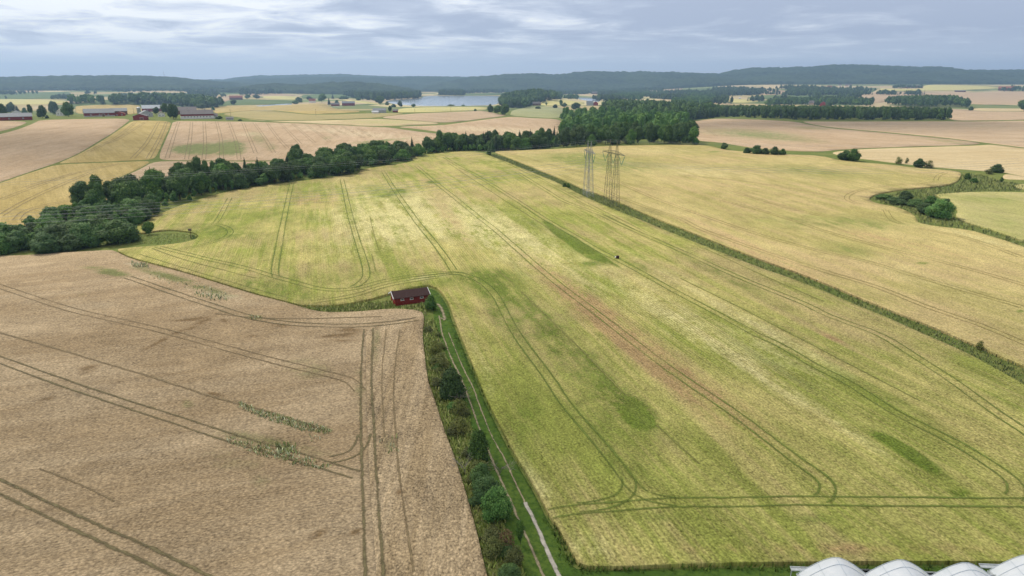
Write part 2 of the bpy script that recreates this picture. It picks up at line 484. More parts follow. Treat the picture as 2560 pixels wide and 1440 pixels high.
# ------------------------------------------------------------------ land parcels, traced over the land; (name, material, lift, outline)
PARCELS = [
 ('field', 'far_wheat_a', 'pink', 0, [(0,223),(50,222),(115,224),(110,230),(0,232),(-80,231)]),
 ('meadow', 'm1', 'meadow', 0, [(-80,232),(0,233),(110,231),(180,230),(175,246),(165,248),(0,246),(-80,246)]),
 ('field', 'far_light_a', 'yellow', 0, [(-80,247),(0,248),(60,248),(165,250),(168,257),(100,261),(0,262),(-80,262)]),
 ('field', 'behind_barn', 'gold', 0, [(188,270),(190,265),(250,262),(330,261),(352,264),(352,287),(190,286)]),
 ('field', 'f_k', 'pink', 0, [(525,240),(575,239),(577,260),(558,260),(540,250)]),
 ('meadow', 'm2', 'meadow', 0, [(592,247),(745,252),(732,260),(640,262),(557,264),(540,262),(575,250)]),
 ('field', 'f_m', 'yellow', 0, [(655,240),(745,240),(760,247),(745,250),(660,246)]),
 ('field', 'f_n', 'pink', 0, [(625,233),(695,232),(730,237),(750,240),(655,240),(600,240)]),
 ('field', 'f_o', 'light', 0, [(730,232),(857,229),(857,233),(750,237)]),
 ('meadow', 'm3', 'meadow', 0, [(750,237),(857,233),(945,241),(947,246),(890,248),(862,244),(760,246)]),
 ('field', 'f_j', 'yellow', 0, [(847,248),(900,251),(937,257),(962,263),(890,256)]),
 ('field', 'e1', 'gold', 0, [(539,265),(640,266),(725,262),(812,257),(822,265),(837,272),(900,277),(897,281),(775,286),(725,280),(662,274),(560,282),(540,284),(530,275)]),
 ('field', 'e2', 'olive', 0, [(550,285),(600,279),(650,275),(700,279),(770,287),(850,286),(925,283),(1025,283),(937,295),(825,299.5),(675,301.5),(605,295)]),
 ('field', 'e3', 'light', 0, [(605,296),(660,303),(825,301),(937,296.5),(1020,301),(1100,307),(1090,311),(937,316),(800,309),(700,305)]),
 ('field', 'e4', 'pink2', 0, [(942,294),(1025,284),(1140,280),(1200,277),(1215,278),(1250,286),(1272,289),(1150,304),(1105,307),(1020,300)]),
 ('field', 'e5', 'pink', 0, [(1110,313),(1150,307),(1275,291),(1325,295),(1404,298),(1404,320),(1422,324),(1405,345),(1390,356),(1340,356),(1270,350),(1210,344),(1120,333),(1040,322),(985,317)]),
 ('field', 'sage_a', 'sage', 0, [(1275,287),(1280,275),(1337,267),(1375,266),(1430,273),(1404,282),(1404,296),(1325,293),(1280,289)]),
 ('field', 'hill_yellow', 'yellow', 0, [(1352,252),(1387,249.5),(1425,251),(1462,256),(1460,261),(1375,265),(1345,262)]),
 ('field', 'shore', 'yellow', 0, [(1000,271),(1060,268),(1140,267.5),(1220,267),(1215,275),(1190,276),(1140,279),(1000,282),(985,280)]),
 ('field', 'u', 'pink', 0, [(1155,225),(1195,219),(1207,232),(1162,232)]),
 ('field', 't', 'light', 0, [(1090,216),(1130,215),(1125,221),(1090,221)]),
 ('meadow', 'v', 'meadow', 0, [(1130,234),(1275,232),(1262,238.5),(1060,238.5)]),
 ('field', 'p', 'light', 0, [(1400,226),(1442,226),(1517,235),(1515,240),(1475,241),(1402,235)]),
 ('field', 'q', 'pink', 0, [(1542,222),(1580,224),(1582,228),(1550,232)]),
 ('field', 'r', 'pink', 0, [(1605,224),(1662,220.5),(1712,221),(1700,225),(1650,230),(1607,227)]),
 ('field', 's', 'light', 0, [(1600,254),(1670,244),(1700,247),(1670,266),(1640,270),(1600,264)]),
 ('field', 'w', 'yellow', 0, [(1790,246),(1912,249),(1884,257),(1842,257),(1790,253)]),
 ('field', 'x', 'light', 0, [(1769,255),(1830,257),(1835,262),(1771,263)]),
 ('meadow', 'y', 'meadow', 0, [(1900,238),(1964,237),(2100,238),(2110,247),(1921,249),(1860,246)]),
 ('field', 'z', 'pink', 0, [(1886,236),(1912,223),(1964,225),(1966,235),(1902,238)]),
 ('field', 'z2', 'light', 0, [(1904,211),(1940,209),(1985,210),(1985,222),(1912,222)]),
 ('field', 'z3', 'light', 0, [(1985,217),(2030,212.5),(2032,215),(1990,219)]),
 ('meadow', 'ab', 'meadow', 0, [(2105,219),(2196,219),(2185,230),(2136,240),(2080,243),(2060,238)]),
 ('field', 'ac', 'pink', 0, [(2200,228),(2361,232),(2560,228),(2660,228),(2660,262),(2421,262),(2380,250),(2342,237),(2267,241),(2222,252),(2200,258),(2147,253),(2120,243),(2185,230)]),
 ('field', 'ad', 'yellow', 0, [(2200,221),(2222,222),(2309,222),(2309,213),(2361,211.5),(2492,216),(2500,222),(2361,227),(2267,227),(2200,226)]),
 ('field', 'ae', 'light', 0, [(2060,262),(2155,267),(2284,271.5),(2284,275),(2155,274),(2060,268)]),
 ('field', 'af', 'light', 0, [(2432,270),(2549,271.5),(2660,272),(2660,278),(2474,277.5),(2430,275)]),
 ('field', 'ag', 'pink', 0, [(2312,277),(2361,271),(2425,276),(2474,279),(2660,279),(2660,298),(2417,302),(2382,301),(2361,288)]),
 ('field', 'ah', 'pink2', 0, [(2000,303),(2080,304),(2380,303),(2417,304),(2660,300),(2660,380),(2560,369),(2480,359),(2360,344),(2200,329),(2080,319),(2030,311)]),
 ('field', 'f6a', 'pink', 0, [(1690,314),(1750,300),(1800,296),(1900,299),(1985,303.5),(2030,313),(2080,321),(2200,331),(2360,346),(2455,357),(2440,362),(2300,366),(2150,371),(2070,377),(2050,379),(1990,378),(1880,370),(1800,356),(1742,352),(1728,335),(1712,322)]),
 ('field', 'f6c', 'light', 0, [(2072,381),(2150,373),(2300,368),(2440,364),(2480,361),(2560,371),(2660,382),(2660,452),(2560,441),(2500,430),(2460,428),(2330,418),(2240,408),(2160,398),(2110,392)]),
 ('field', 'f6d', 'light', 0, [(2510,434),(2560,441),(2660,450),(2660,452),(2560,450),(2505,448)]),
 ('field', 'f5', 'barley_green', 0.3, [(2535,463),(2560,461),(2660,460),(2660,480),(2560,476),(2540,470)]),
 ('field', 'f4', 'barley_green', 0.4, [(2345,492),(2330,488),(2400,483),(2480,481),(2660,485),(2660,650),(2560,606),(2500,584),(2450,569),(2400,553),(2388,540),(2395,530),(2380,510),(2350,497)]),
 ('field', 'l0', 'pink', 0, [(-80,303),(0,302),(75,304),(40,318),(0,329),(-80,340)]),
 ('field', 'l1', 'pink', 0, [(-80,350),(0,336),(50,322),(85,308),(100,300),(200,297.5),(330,296),(310,312),(280,334),(240,357),(200,382),(150,404),(118,415),(0,455),(-80,485)]),
 ('field', 'l2', 'gold', 0, [(332,301),(429,302.5),(424,320),(409,350),(394,385),(383,399),(300,403),(150,409),(148,407),(200,384.5),(260,349),(312,315)]),
 ('field', 'l3', 'gold', 0, [(-80,488),(0,457.5),(120,417),(150,411),(300,405),(383,401.5),(345,423),(300,443),(262,459),(310,490),(300,500),(190,525),(170,550),(100,562),(60,600),(-80,600)]),
 ('field', 'l4', 'pink2', 0, [(387,402.5),(500,403.5),(640,404),(690,403),(760,408),(740,416),(650,437),(560,447),(450,457),(330,487),(264,460),(302,444.5),(347,424.5)]),
 ('field', 'l5', 'pink', 0, [(432,302.5),(500,303),(640,304.5),(800,310.5),(937,317.5),(975,318.5),(1030,327),(1120,337),(1130,352),(1060,364),(980,374),(900,382),(790,399),(740,406),(690,401),(640,402),(500,401.5),(400,400.5),(399,385),(414,350),(427,320)]),
 ('field', 'wheat_near', 'wheat', 0.55, [(-900,655),(-300,650),(-50,645),(60,642),(130,637),(200,633),(270,629),(285,630),(330,652),(420,675),(490,695),(560,717),(640,742),(700,757),(745,770),(790,783),(830,786),(900,784),(960,778),(1000,777),(1040,780),(1056,785),(1061,800),(1056,840),(1060,880),(1070,960),(1085,1000),(1110,1080),(1140,1160),(1165,1240),(1190,1330),(1215,1440),(1250,1560),(1300,1700),(-900,1700)]),
 ('field', 'barley_main', 'barley', 0.5, [(287,627),(330,622),(400,617),(460,610),(488,602),(497,595),(492,588),(480,583),(430,577),(390,580),(352,588),(342,570),(350,560),(400,538),(440,520),(500,500),(560,483),(640,469),(720,458),(800,449),(860,441),(896,436),(902,426),(950,418),(1010,410),(1033,404),(1030,396),(1060,389),(1120,382),(1180,379),(1212,385),(1232,394),(1270,409),(1330,434),(1400,463),(1450,491),(1500,513),(1540,530),(1600,555),(1660,580),(1740,613),(1820,645),(1900,677),(1980,705),(2060,736),(2140,772),(2220,805),(2300,842),(2380,877),(2440,906),(2500,940),(2560,975),(2620,1010),(2760,1090),(3300,1400),(3300,1420),(2560,1413),(2300,1411),(1900,1414),(1660,1420),(1560,1425),(1450,1424),(1425,1380),(1400,1335),(1375,1300),(1345,1240),(1310,1180),(1280,1130),(1250,1070),(1215,1000),(1195,950),(1175,900),(1155,850),(1135,800),(1125,770),(1112,745),(1095,725),(1070,716),(1030,723),(980,736),(940,748),(900,758),(840,768),(760,768),(745,765),(640,738),(560,713),(490,691),(420,671),(330,648)]),
 ('field', 'barley_r', 'barley_right', 0.5, [(1238,380),(1300,377.5),(1400,373.5),(1480,368),(1560,365.5),(1640,364.5),(1740,363.5),(1780,367),(1800,373),(1820,377.5),(1900,383),(1966,388),(2052,391),(2097,402),(2150,408),(2230,414),(2290,422),(2364,427),(2395,431),(2403,436),(2399,448),(2391,457),(2364,466),(2300,472),(2245,477),(2186,488),(2170,500),(2186,510),(2245,521),(2281,537),(2292,552),(2296,560),(2334,568),(2423,578),(2492,598),(2560,621),(2700,680),(3300,900),(3300,1300),(2900,1080),(2700,990),(2600,935),(2530,905),(2470,878),(2400,848),(2320,814),(2240,783),(2160,751),(2080,717),(2000,685),(1920,657),(1840,627),(1760,595),(1680,563),(1620,540),(1560,512),(1500,488),(1460,475),(1410,452),(1345,425),(1280,399),(1240,384)]),
 ('grass_track', 'lawn', 'lawn', 0.02, [(1072,720),(1092,728),(1108,748),(1121,772),(1130,802),(1150,852),(1170,902),(1190,952),(1210,1002),(1245,1072),(1275,1132),(1305,1182),(1340,1242),(1368,1300),(1395,1345),(1415,1390),(1440,1428),(1560,1428),(1900,1418),(2560,1417),(3300,1430),(3300,1700),(1480,1700),(1330,1480),(1300,1400),(1270,1340),(1240,1240),(1215,1170),(1190,1100),(1165,1020),(1140,950),(1120,900),(1100,850),(1085,800),(1082,770),(1078,745),(1060,728)]),
 ('lake', 'lake', 'water', 0, [(962,252),(1005,249),(1050,246),(1062,240),(1140,239.5),(1262,239.5),(1252,248),(1247,260),(1222,264),(1140,265),(1040,265),(1000,262),(975,258)]),
 ('lake', 'lake2', 'water', 0, [(1442,244),(1455,243.5),(1502,245.5),(1500,254),(1490,255),(1450,249)]),
 ('river', 'river', 'water', 0, [(635,264.5),(680,261),(729,258.5),(731,261.5),(690,263),(650,266.5)]),
]
ANG_WHEAT_END = [(915,822),(1056,800),(1061,800),(1056,840),(1060,880),(1070,960),(1085,1000),(1110,1080),(1140,1160),(1165,1240),(1190,1330),(1215,1440),(1250,1560),(1300,1700),(945,1700),(942,1440),(927,1250),(921,1132),(917,1000),(915,900)]
PARCELS.append(('field', 'wheat_head', 'wheat_end', 0.55, ANG_WHEAT_END))

# soft patches inside a crop: parcel, centre, radii, tilt, channel (0 green 1 brown 2 pale), amount
BLOBS = [
 ('barley_main',(1395,585),(34,6),38,0,2.6),('barley_main',(1440,614),(42,9),36,0,3.0),('barley_main',(1478,637),(34,8),30,0,2.6),('barley_main',(1520,655),(40,3),32,0,1.0),
 ('barley_main',(1420,880),(300,50),45,0,0.55),('barley_main',(1250,800),(120,26),55,0,0.4),('barley_main',(1560,1180),(200,30),15,0,0.3),('barley_main',(1900,820),(300,16),30,2,0.4),('barley_main',(2000,1010),(300,14),32,2,0.4),('barley_main',(1330,1250),(70,50),0,2,0.25),('barley_main',(1820,700),(200,12),28,0,0.45),('barley_main',(1950,930),(260,12),33,0,0.4),('barley_main',(1600,1045),(34,18),35,0,2.4),('barley_main',(1575,1020),(60,26),40,0,0.5),
 ('barley_main',(1290,1130),(50,130),-15,0,0.3),('barley_main',(1500,1080),(140,50),45,0,0.35),
 ('barley_main',(2285,1150),(70,11),33,0,2.4),('barley_main',(2225,1112),(40,7),25,0,1.4),('barley_main',(2395,1240),(20,9),10,0,2.0),('barley_main',(2230,1015),(170,20),28,0,0.6),('barley_main',(1640,1300),(120,15),0,0,0.5),('barley_main',(2050,1305),(90,14),0,0,0.5),
 ('barley_main',(1550,850),(330,26),40,1,0.75),('barley_main',(1740,960),(200,20),40,1,0.45),('barley_main',(1470,760),(140,22),36,1,0.5),('barley_main',(1130,560),(120,26),55,1,0.45),('barley_main',(800,505),(80,20),0,1,0.4),
 ('barley_main',(1100,540),(260,50),15,2,0.55),('barley_main',(980,560),(160,45),5,2,0.55),('barley_main',(1300,640),(200,45),32,2,0.5),('barley_main',(1700,800),(280,50),33,2,0.35),('barley_main',(900,620),(160,60),0,2,0.25),  # pale centre patches paint the sunlit part of the field into the crop colour
 ('barley_main',(560,585),(110,20),5,0,0.6),('barley_main',(680,730),(140,18),12,0,0.6),('barley_main',(860,700),(170,30),0,0,0.35),('barley_main',(960,480),(60,12),10,0,0.5),('barley_main',(700,545),(90,25),0,0,0.35),
 ('barley_main',(1200,700),(120,18),-6,0,0.5),('barley_main',(1250,735),(60,22),25,0,0.4),('barley_main',(1000,480),(20,5),0,0,0.8),('barley_main',(1080,458),(14,4),0,0,0.8),('barley_main',(960,492),(16,5),0,0,0.8),
 ('barley_main',(1470,665),(20,6),0,0,0.9),('barley_main',(1330,560),(30,8),30,0,0.5),('barley_main',(1600,670),(30,8),20,0,0.6),('barley_main',(1950,900),(140,30),30,2,0.3),('barley_main',(2080,850),(40,7),25,1,0.7),
 ('barley_main',(1200,900),(20,120),-20,2,0.3),('barley_main',(1330,1200),(20,100),-30,2,0.3),('barley_main',(1480,1380),(60,30),20,2,0.4),('barley_main',(2100,1380),(500,14),0,1,0.4),('barley_main',(1330,1040),(60,70),0,0,0.3),
 ('barley_main',(1960,1100),(260,40),35,1,0.25),('barley_main',(2350,1080),(150,30),30,1,0.3),('barley_main',(1100,730),(40,14),0,1,0.45),('barley_main',(1060,700),(60,6),-8,2,0.5),
 ('barley_r',(1500,410),(140,22),5,0,0.8),('barley_r',(1450,395),(70,10),0,0,0.4),('barley_r',(2020,430),(180,14),4,0,0.6),('barley_r',(2150,560),(160,16),3,0,0.6),('barley_r',(1950,560),(150,20),5,0,0.35),('barley_r',(2120,630),(80,16),10,0,0.6),
 ('barley_r',(1900,640),(220,22),24,1,0.35),('barley_r',(2200,600),(250,14),12,1,0.45),('barley_r',(1750,430),(180,16),3,2,0.45),('barley_r',(2300,700),(260,26),18,2,0.3),('barley_r',(1650,380),(200,8),0,2,0.3),
 ('barley_r',(2305,662),(12,2.5),0,0,2.0),('barley_r',(2550,783),(8,3),0,0,1.6),('barley_r',(1785,381),(14,1.6),-3,0,1.6),('barley_r',(2450,600),(150,8),14,2,0.5),('barley_r',(1340,398),(60,10),15,2,0.3),
 ('f4',(2470,500),(90,10),3,0,0.5),('f4',(2520,560),(50,14),20,0,0.4),('f4',(2430,545),(30,6),25,2,0.6),
 ('wheat_near',(280,686),(34,7),8,0,1.3),('wheat_near',(342,667),(26,6),10,2,0.8),('wheat_near',(240,675),(40,5),5,0,0.5),('wheat_near',(480,715),(110,9),17,0,0.7),('wheat_near',(560,745),(70,8),12,2,0.7),('wheat_near',(400,690),(60,8),15,0,0.4),
 ('wheat_near',(205,742),(14,5),0,0,0.5),('wheat_near',(640,798),(24,6),5,0,0.7),('wheat_near',(480,803),(40,4),-5,1,1.16),('wheat_near',(500,815),(30,5),-25,1,1.16),('wheat_near',(560,808),(10,5),30,1,1.16),('wheat_near',(410,855),(55,4),-28,1,1.05),
 ('wheat_near',(640,845),(30,4),-5,1,0.95),('wheat_near',(845,845),(40,6),-5,1,1.05),('wheat_near',(870,830),(34,6),0,1,0.84),('wheat_near',(860,858),(50,3),0,1,0.63),('wheat_near',(220,930),(30,12),-20,1,0.63),('wheat_near',(470,1018),(18,10),0,0,0.6),
 ('wheat_near',(540,993),(20,4),10,1,1.37),('wheat_near',(680,1115),(130,14),12,0,0.55),('wheat_near',(770,930),(60,30),0,0,0.35),('wheat_near',(560,1150),(90,30),0,0,0.3),('wheat_near',(110,1010),(30,6),-20,1,0.84),('wheat_near',(150,760),(200,30),5,2,0.25),
 ('wheat_near',(620,1270),(60,20),0,2,0.25),('wheat_near',(790,1350),(30,10),-30,1,0.95),('wheat_near',(890,1340),(16,6),-20,1,1.48),('wheat_near',(650,1210),(30,30),0,0,0.3),('wheat_near',(900,980),(16,60),0,0,0.35),('wheat_near',(700,820),(50,6),5,1,0.53),
 ('wheat_head',(975,1120),(14,20),0,0,0.7),('wheat_head',(1000,1240),(10,8),0,1,1.2),('wheat_head',(940,870),(10,40),5,0,0.6),('wheat_head',(1060,1250),(10,40),0,1,0.5),('wheat_head',(950,880),(14,14),0,2,0.5),
 ('l5',(462,374),(26,8),0,0,2.0),('l5',(500,373),(30,10),0,0,2.2),('l5',(540,372),(30,10),0,0,2.2),('l5',(578,369),(26,13),0,0,2.4),('l5',(645,345),(26,14),30,0,0.5),('l5',(680,368),(16,8),0,0,0.5),('l5',(880,332),(190,9),6,2,0.7),('l5',(620,335),(40,6),0,2,0.6),('l5',(820,345),(20,6),0,0,0.35),('l5',(950,352),(60,3),-5,0,0.8),
 ('e3',(960,305),(90,5),0,2,0.9),('e5',(1250,325),(140,7),2,2,0.8),('e5',(1330,340),(80,6),0,2,0.6),
 ('f6a',(1880,335),(120,11),4,0,0.75),('f6a',(2030,320),(50,3),3,0,0.6),('f6a',(2000,350),(80,6),5,0,0.3),('f6a',(2360,352),(70,4),8,0,0.5),('f6a',(2050,345),(200,20),5,1,0.2),('ah',(2450,315),(150,8),3,0,0.2),
 ('l1',(150,350),(150,30),-20,1,0.15),('l3',(160,475),(18,4),0,0,0.6),
]

def chaikin(P, it=2, closed=True):
    P = np.asarray(P, float)
    for _ in range(it):
        Q = np.roll(P, -1, 0) if closed else P[1:]
        A = P if closed else P[:-1]
        a = A * 0.8 + Q * 0.2; b = A * 0.2 + Q * 0.8
        n = np.empty((len(a) * 2, P.shape[1])); n[0::2] = a; n[1::2] = b
        if not closed:
            n = np.vstack([P[:1], n, P[-1:]])
        P = n
    return P

def resample(P, step, closed=True):
    Q = np.vstack([P, P[:1]]) if closed else P
    out = []
    for a, b in zip(Q[:-1], Q[1:]):
        n = max(1, int(np.hypot(*(b[:2] - a[:2])) / step))
        for k in range(n):
            out.append(a + (b - a) * k / n)
    if not closed:
        out.append(Q[-1])
    return np.array(out)

def inside(poly, P):
    x, y = P[:, 0], P[:, 1]
    r = np.zeros(len(P), bool)
    x0, y0 = poly.min(0); x1, y1 = poly.max(0)
    idx = np.where((x >= x0) & (x <= x1) & (y >= y0) & (y <= y1))[0]
    if len(idx) == 0:
        return r
    X = x[idx]; Y = y[idx]; c = np.zeros(len(idx), bool)
    n = len(poly); j = n - 1
    for i in range(n):
        xi, yi = poly[i]; xj, yj = poly[j]
        if (yi > yj) != (yj > yi) or yi != yj:
            cond = (yi > Y) != (yj > Y)
            xx = (xj - xi) * (Y - yi) / ((yj - yi) if yj != yi else 1e-9) + xi
            c ^= cond & (X < xx)
        j = i
    r[idx] = c
    return r

def build_ground():
    # ground points: dense where the picture looks closely, coarse all around
    us = np.arange(-60, 2625, 11.0); vs = np.concatenate([[212.5, 214, 215.5], np.arange(217, 300, 2.5), np.arange(300, 460, 4.5), np.arange(460, 1470, 10.0)])
    U, V_ = np.meshgrid(us, vs)
    U = U + (np.arange(len(vs)) % 2)[:, None] * 5.5
    P1 = ground_px(U.ravel(), V_.ravel())
    us = np.concatenate([np.arange(-900, -60, 45.0), np.arange(2625, 3400, 45.0)])
    vs = np.concatenate([np.arange(213, 300, 6.0), np.arange(300, 1470, 30.0)])
    U, V_ = np.meshgrid(us, vs)
    P2 = ground_px(U.ravel(), V_.ravel())
    U, V_ = np.meshgrid(np.arange(-900, 3400, 40.0), np.arange(1480, 1720, 40.0))
    P3 = ground_px(U.ravel(), V_.ravel())
    gx, gy = np.meshgrid(np.arange(-9000, 9001, 300.0), np.arange(-300, 12001, 300.0))
    P4 = np.stack([gx.ravel(), gy.ravel(), gy.ravel() * 0], -1)
    extra = []
    for (k, c, r_, ang, ch, am) in BLOBS:          # finer ground where a small patch has to keep its shape
        if min(r_) < 13 and k in ('barley_main', 'barley_r', 'wheat_near', 'wheat_head', 'l5'):
            st = max(min(r_) / 1.8, 1.6); a, b = np.meshgrid(np.arange(-1.7 * r_[0], 1.7 * r_[0] + 1, max(st, r_[0] / 9)), np.arange(-1.7 * r_[1], 1.7 * r_[1] + 0.1, st))
            ca, sa = math.cos(R(ang)), math.sin(R(ang))
            extra.append(np.stack([c[0] + a * ca - b * sa, c[1] + a * sa + b * ca], -1).reshape(-1, 2))
    extra = np.vstack(extra); PE = ground_px(extra[:, 0], extra[:, 1])
    pts = np.vstack([P1, P2, P3, P4, PE])[:, :2]
    pts = pts + nr.uniform(-0.02, 0.02, pts.shape)
    rings = []
    for kind, key, mat, lift, px in PARCELS:
        q = chaikin(px, 2) if key not in ('barley_main', 'wheat_near', 'barley_r') else chaikin(px, 1)
        q = resample(q, 14)
        if key == 'barley_main':        # crop reaches a little into the ditch
            k = (q[:, 0] > 1240) & (q[:, 1] < 0.44 * q[:, 0] + 2) & (q[:, 1] > 395)
            q[k, 1] -= np.clip((q[k, 0] - 1240) / 1300, 0, 1) * 6 + 0.8
        if key == 'barley_r':
            k = (q[:, 0] > 1240) & (q[:, 1] > 0.33 * q[:, 0] - 30) & (q[:, 1] > 384) & (q[:, 0] < 2900)
            q[k, 1] += np.clip((q[k, 0] - 1240) / 1300, 0, 1) * 4
        w = ground_px(q[:, 0], q[:, 1])[:, :2]
        rings.append(w)
    base = len(pts)
    allp = [pts]; edges = []
    for w in rings:
        n = len(w)
        edges += [(base + i, base + (i + 1) % n) for i in range(n)]
        allp.append(w); base += n
    allp = np.vstack(allp)
    vv, ee, ff, *_ = delaunay_2d_cdt([Vector(p) for p in allp.tolist()], edges, [], 0, 1e-4, False)
    W = np.array([(v[0], v[1]) for v in vv])
    T = np.array([f for f in ff if len(f) == 3], int)
    Z = H(W[:, 0], W[:, 1])
    W3 = np.column_stack([W, Z])
    cen = W[T].mean(1)
    reg = np.full(len(T), -1)
    for i, w in enumerate(rings):
        reg[inside(w, cen)] = i
    # orient up
    a, b, c = W[T[:, 0]], W[T[:, 1]], W[T[:, 2]]
    cr = (b[:, 0] - a[:, 0]) * (c[:, 1] - a[:, 1]) - (b[:, 1] - a[:, 1]) * (c[:, 0] - a[:, 0])
    T[cr < 0] = T[cr < 0][:, ::-1]
    T = T[np.abs(cr) > 1e-6]; reg = reg[np.abs(cr) > 1e-6]
    PX = to_px(W3)
    inwater = {i for i, p in enumerate(PARCELS) if p[2] == 'water'}
    zr = np.array([-9.6])
    names = {'water': 'lake'}
    for i in range(-1, len(PARCELS)):
        sel = T[reg == i]
        if len(sel) == 0:
            continue
        used, inv = np.unique(sel.ravel(), return_inverse=True)
        Vl = W3[used].copy(); Fl = inv.reshape(-1, 3)
        if i < 0:
            name, matk, lift, key = 'ground', 'grass', 0.0, 'ground'
        else:
            name, key, matk, lift, _ = PARCELS[i]
        Vl[:, 2] += lift
        if matk == 'water':
            Vl[:, 2] = Vl[:, 2].mean() + 0.0
        # skirt down round the edge so the crop has a real side
        E = np.vstack([Fl[:, [0, 1]], Fl[:, [1, 2]], Fl[:, [2, 0]]])
        key2 = np.sort(E, 1); _, fi, cnt = np.unique(key2, axis=0, return_index=True, return_counts=True)
        be = E[fi[cnt == 1]]
        drop = 1.5 + lift
        n0 = len(Vl)
        Vd = Vl.copy(); Vd[:, 2] -= drop
        if i >= 0:
            Vall = np.vstack([Vl, Vd])
            sk = np.vstack([np.stack([be[:, 1], be[:, 0], be[:, 0] + n0], 1), np.stack([be[:, 1], be[:, 0] + n0, be[:, 1] + n0], 1)])
            Fall = np.vstack([Fl, sk])
        else:
            Vall = Vl; Fall = Fl
        me = np_mesh(name, Vall, Fall, M[matk], smooth=False)
        sm = np.zeros(len(Fall), bool); sm[:len(Fl)] = True
        me.polygons.foreach_set('use_smooth', sm)
        if i >= 0 and matk != 'water':
            tint = np.zeros((len(Vall), 4), np.float32)
            pxl = PX[used]
            for (k, c, r, ang, ch, am) in BLOBS:
                if k != key: continue
                dx = pxl[:, 0] - c[0]; dy = pxl[:, 1] - c[1]
                ca, sa = math.cos(R(ang)), math.sin(R(ang))
                e = ((dx * ca + dy * sa) / r[0]) ** 2 + ((-dx * sa + dy * ca) / r[1]) ** 2
                g = am * np.exp(-e * 0.9)
                tint[:n0, ch] += g
                tint[n0:, ch] += g
            at = me.color_attributes.new('tint', 'FLOAT_COLOR', 'POINT')
            at.data.foreach_set('color', tint.ravel())
        o = link(bpy.data.objects.new(name, me))
        tag(o, kind='structure')

m, t, b = new_mat('lake_water')
b.inputs['Base Color'].default_value = (0.34, 0.38, 0.42, 1)
b.inputs['Roughness'].default_value = 0.12
b.inputs['Specular IOR Level'].default_value = 0.8
geo = N(t, 'ShaderNodeNewGeometry')
bp = N(t, 'ShaderNodeBump'); bp.inputs['Strength'].default_value = 0.12; bp.inputs['Distance'].default_value = 0.5
t.links.new(noise(t, geo.outputs['Position'], 0.25, 5, 0.6), bp.inputs['Height']); t.links.new(bp.outputs[0], b.inputs['Normal'])
M['water'] = m
build_ground()

# ------------------------------------------------------------------ wheel tracks, foot tracks
def cr_smooth(P, sub=6):
    P = np.asarray(P, float)
    if len(P) < 3:
        return resample(P, 8, False)
    Q = np.vstack([2 * P[0] - P[1], P, 2 * P[-1] - P[-2]])
    out = []
    for i in range(1, len(Q) - 2):
        p0, p1, p2, p3 = Q[i - 1], Q[i], Q[i + 1], Q[i + 2]
        n = max(2, int(np.hypot(*(p2 - p1)) / 7))
        for k in range(n):
            t = k / n
            out.append(0.5 * ((2 * p1) + (-p0 + p2) * t + (2 * p0 - 5 * p1 + 4 * p2 - p3) * t * t + (-p0 + 3 * p1 - 3 * p2 + p3) * t ** 3))
    out.append(P[-1])
    return np.array(out)

def ribbons(name, mat, lines, lift, gauge=1.9, width=0.5, jit=0.3, seed=1):
    r = np.random.RandomState(seed)
    V = []; Fc = []; AC = []
    for ln in lines:
        opts = {}
        if isinstance(ln, dict):
            opts = ln; ln = opts['p']
        q = cr_smooth(ln)
        w = ground_px(q[:, 0], q[:, 1])[:, :2]
        # even spacing in metres near by
        seg = np.hypot(*np.diff(w, axis=0).T); L = np.concatenate([[0], np.cumsum(seg)])
        dist = np.hypot(w[:, 0], w[:, 1])
        step = np.clip(dist.mean() / 150, 0.7, 6)
        s = np.arange(0, L[-1], step)
        x = np.interp(s, L, w[:, 0]); y = np.interp(s, L, w[:, 1])
        # smooth in world
        if len(x) > 9:
            kx = np.ones(5) / 5
            x[2:-2] = np.convolve(x, kx, 'valid'); y[2:-2] = np.convolve(y, kx, 'valid')
        if len(x) < 3: continue
        tx = np.gradient(x); ty = np.gradient(y); l = np.hypot(tx, ty) + 1e-9
        nx, ny = -ty / l, tx / l
        g = opts.get('g', gauge); wd = opts.get('w', width) * 1.2
        for off in ((-g / 2, g / 2) if g > 0 else (0,)):
            jl = wd / 2 * (1 + 0.6 * r.uniform(-jit, jit, len(x))); jr = wd / 2 * (1 + 0.6 * r.uniform(-jit, jit, len(x)))
            wob = np.interp(np.arange(len(x)), np.arange(0, len(x) + 8, 8), r.uniform(-0.06, 0.06, len(np.arange(0, len(x) + 8, 8))))
            ax, ay = x + nx * (off + wob - jl), y + ny * (off + wob - jl)
            bx, by = x + nx * (off + wob + jr), y + ny * (off + wob + jr)
            dd = np.hypot(x, y)
            up = lift + 0.02 + 0.00035 * dd
            i0 = sum(len(a) for a in V)
            A = np.stack([ax, ay, H(ax, ay) + up], -1); B = np.stack([bx, by, H(bx, by) + up], -1)
            P = np.empty((len(x) * 2, 3)); P[0::2] = A; P[1::2] = B
            V.append(P); AC.append(np.tile([0.0, 1.0], len(x)))
            k = np.arange(len(x) - 1) * 2 + i0
            Fc.append(np.stack([k, k + 2, k + 3, k + 1], -1))
    me = np_mesh(name, np.vstack(V), np.vstack(Fc), mat)
    at = me.attributes.new('across', 'FLOAT', 'POINT'); at.data.foreach_set('value', np.concatenate(AC).astype(np.float32))
    o = link(bpy.data.objects.new(name, me))
    tag(o, kind='structure')
    return o

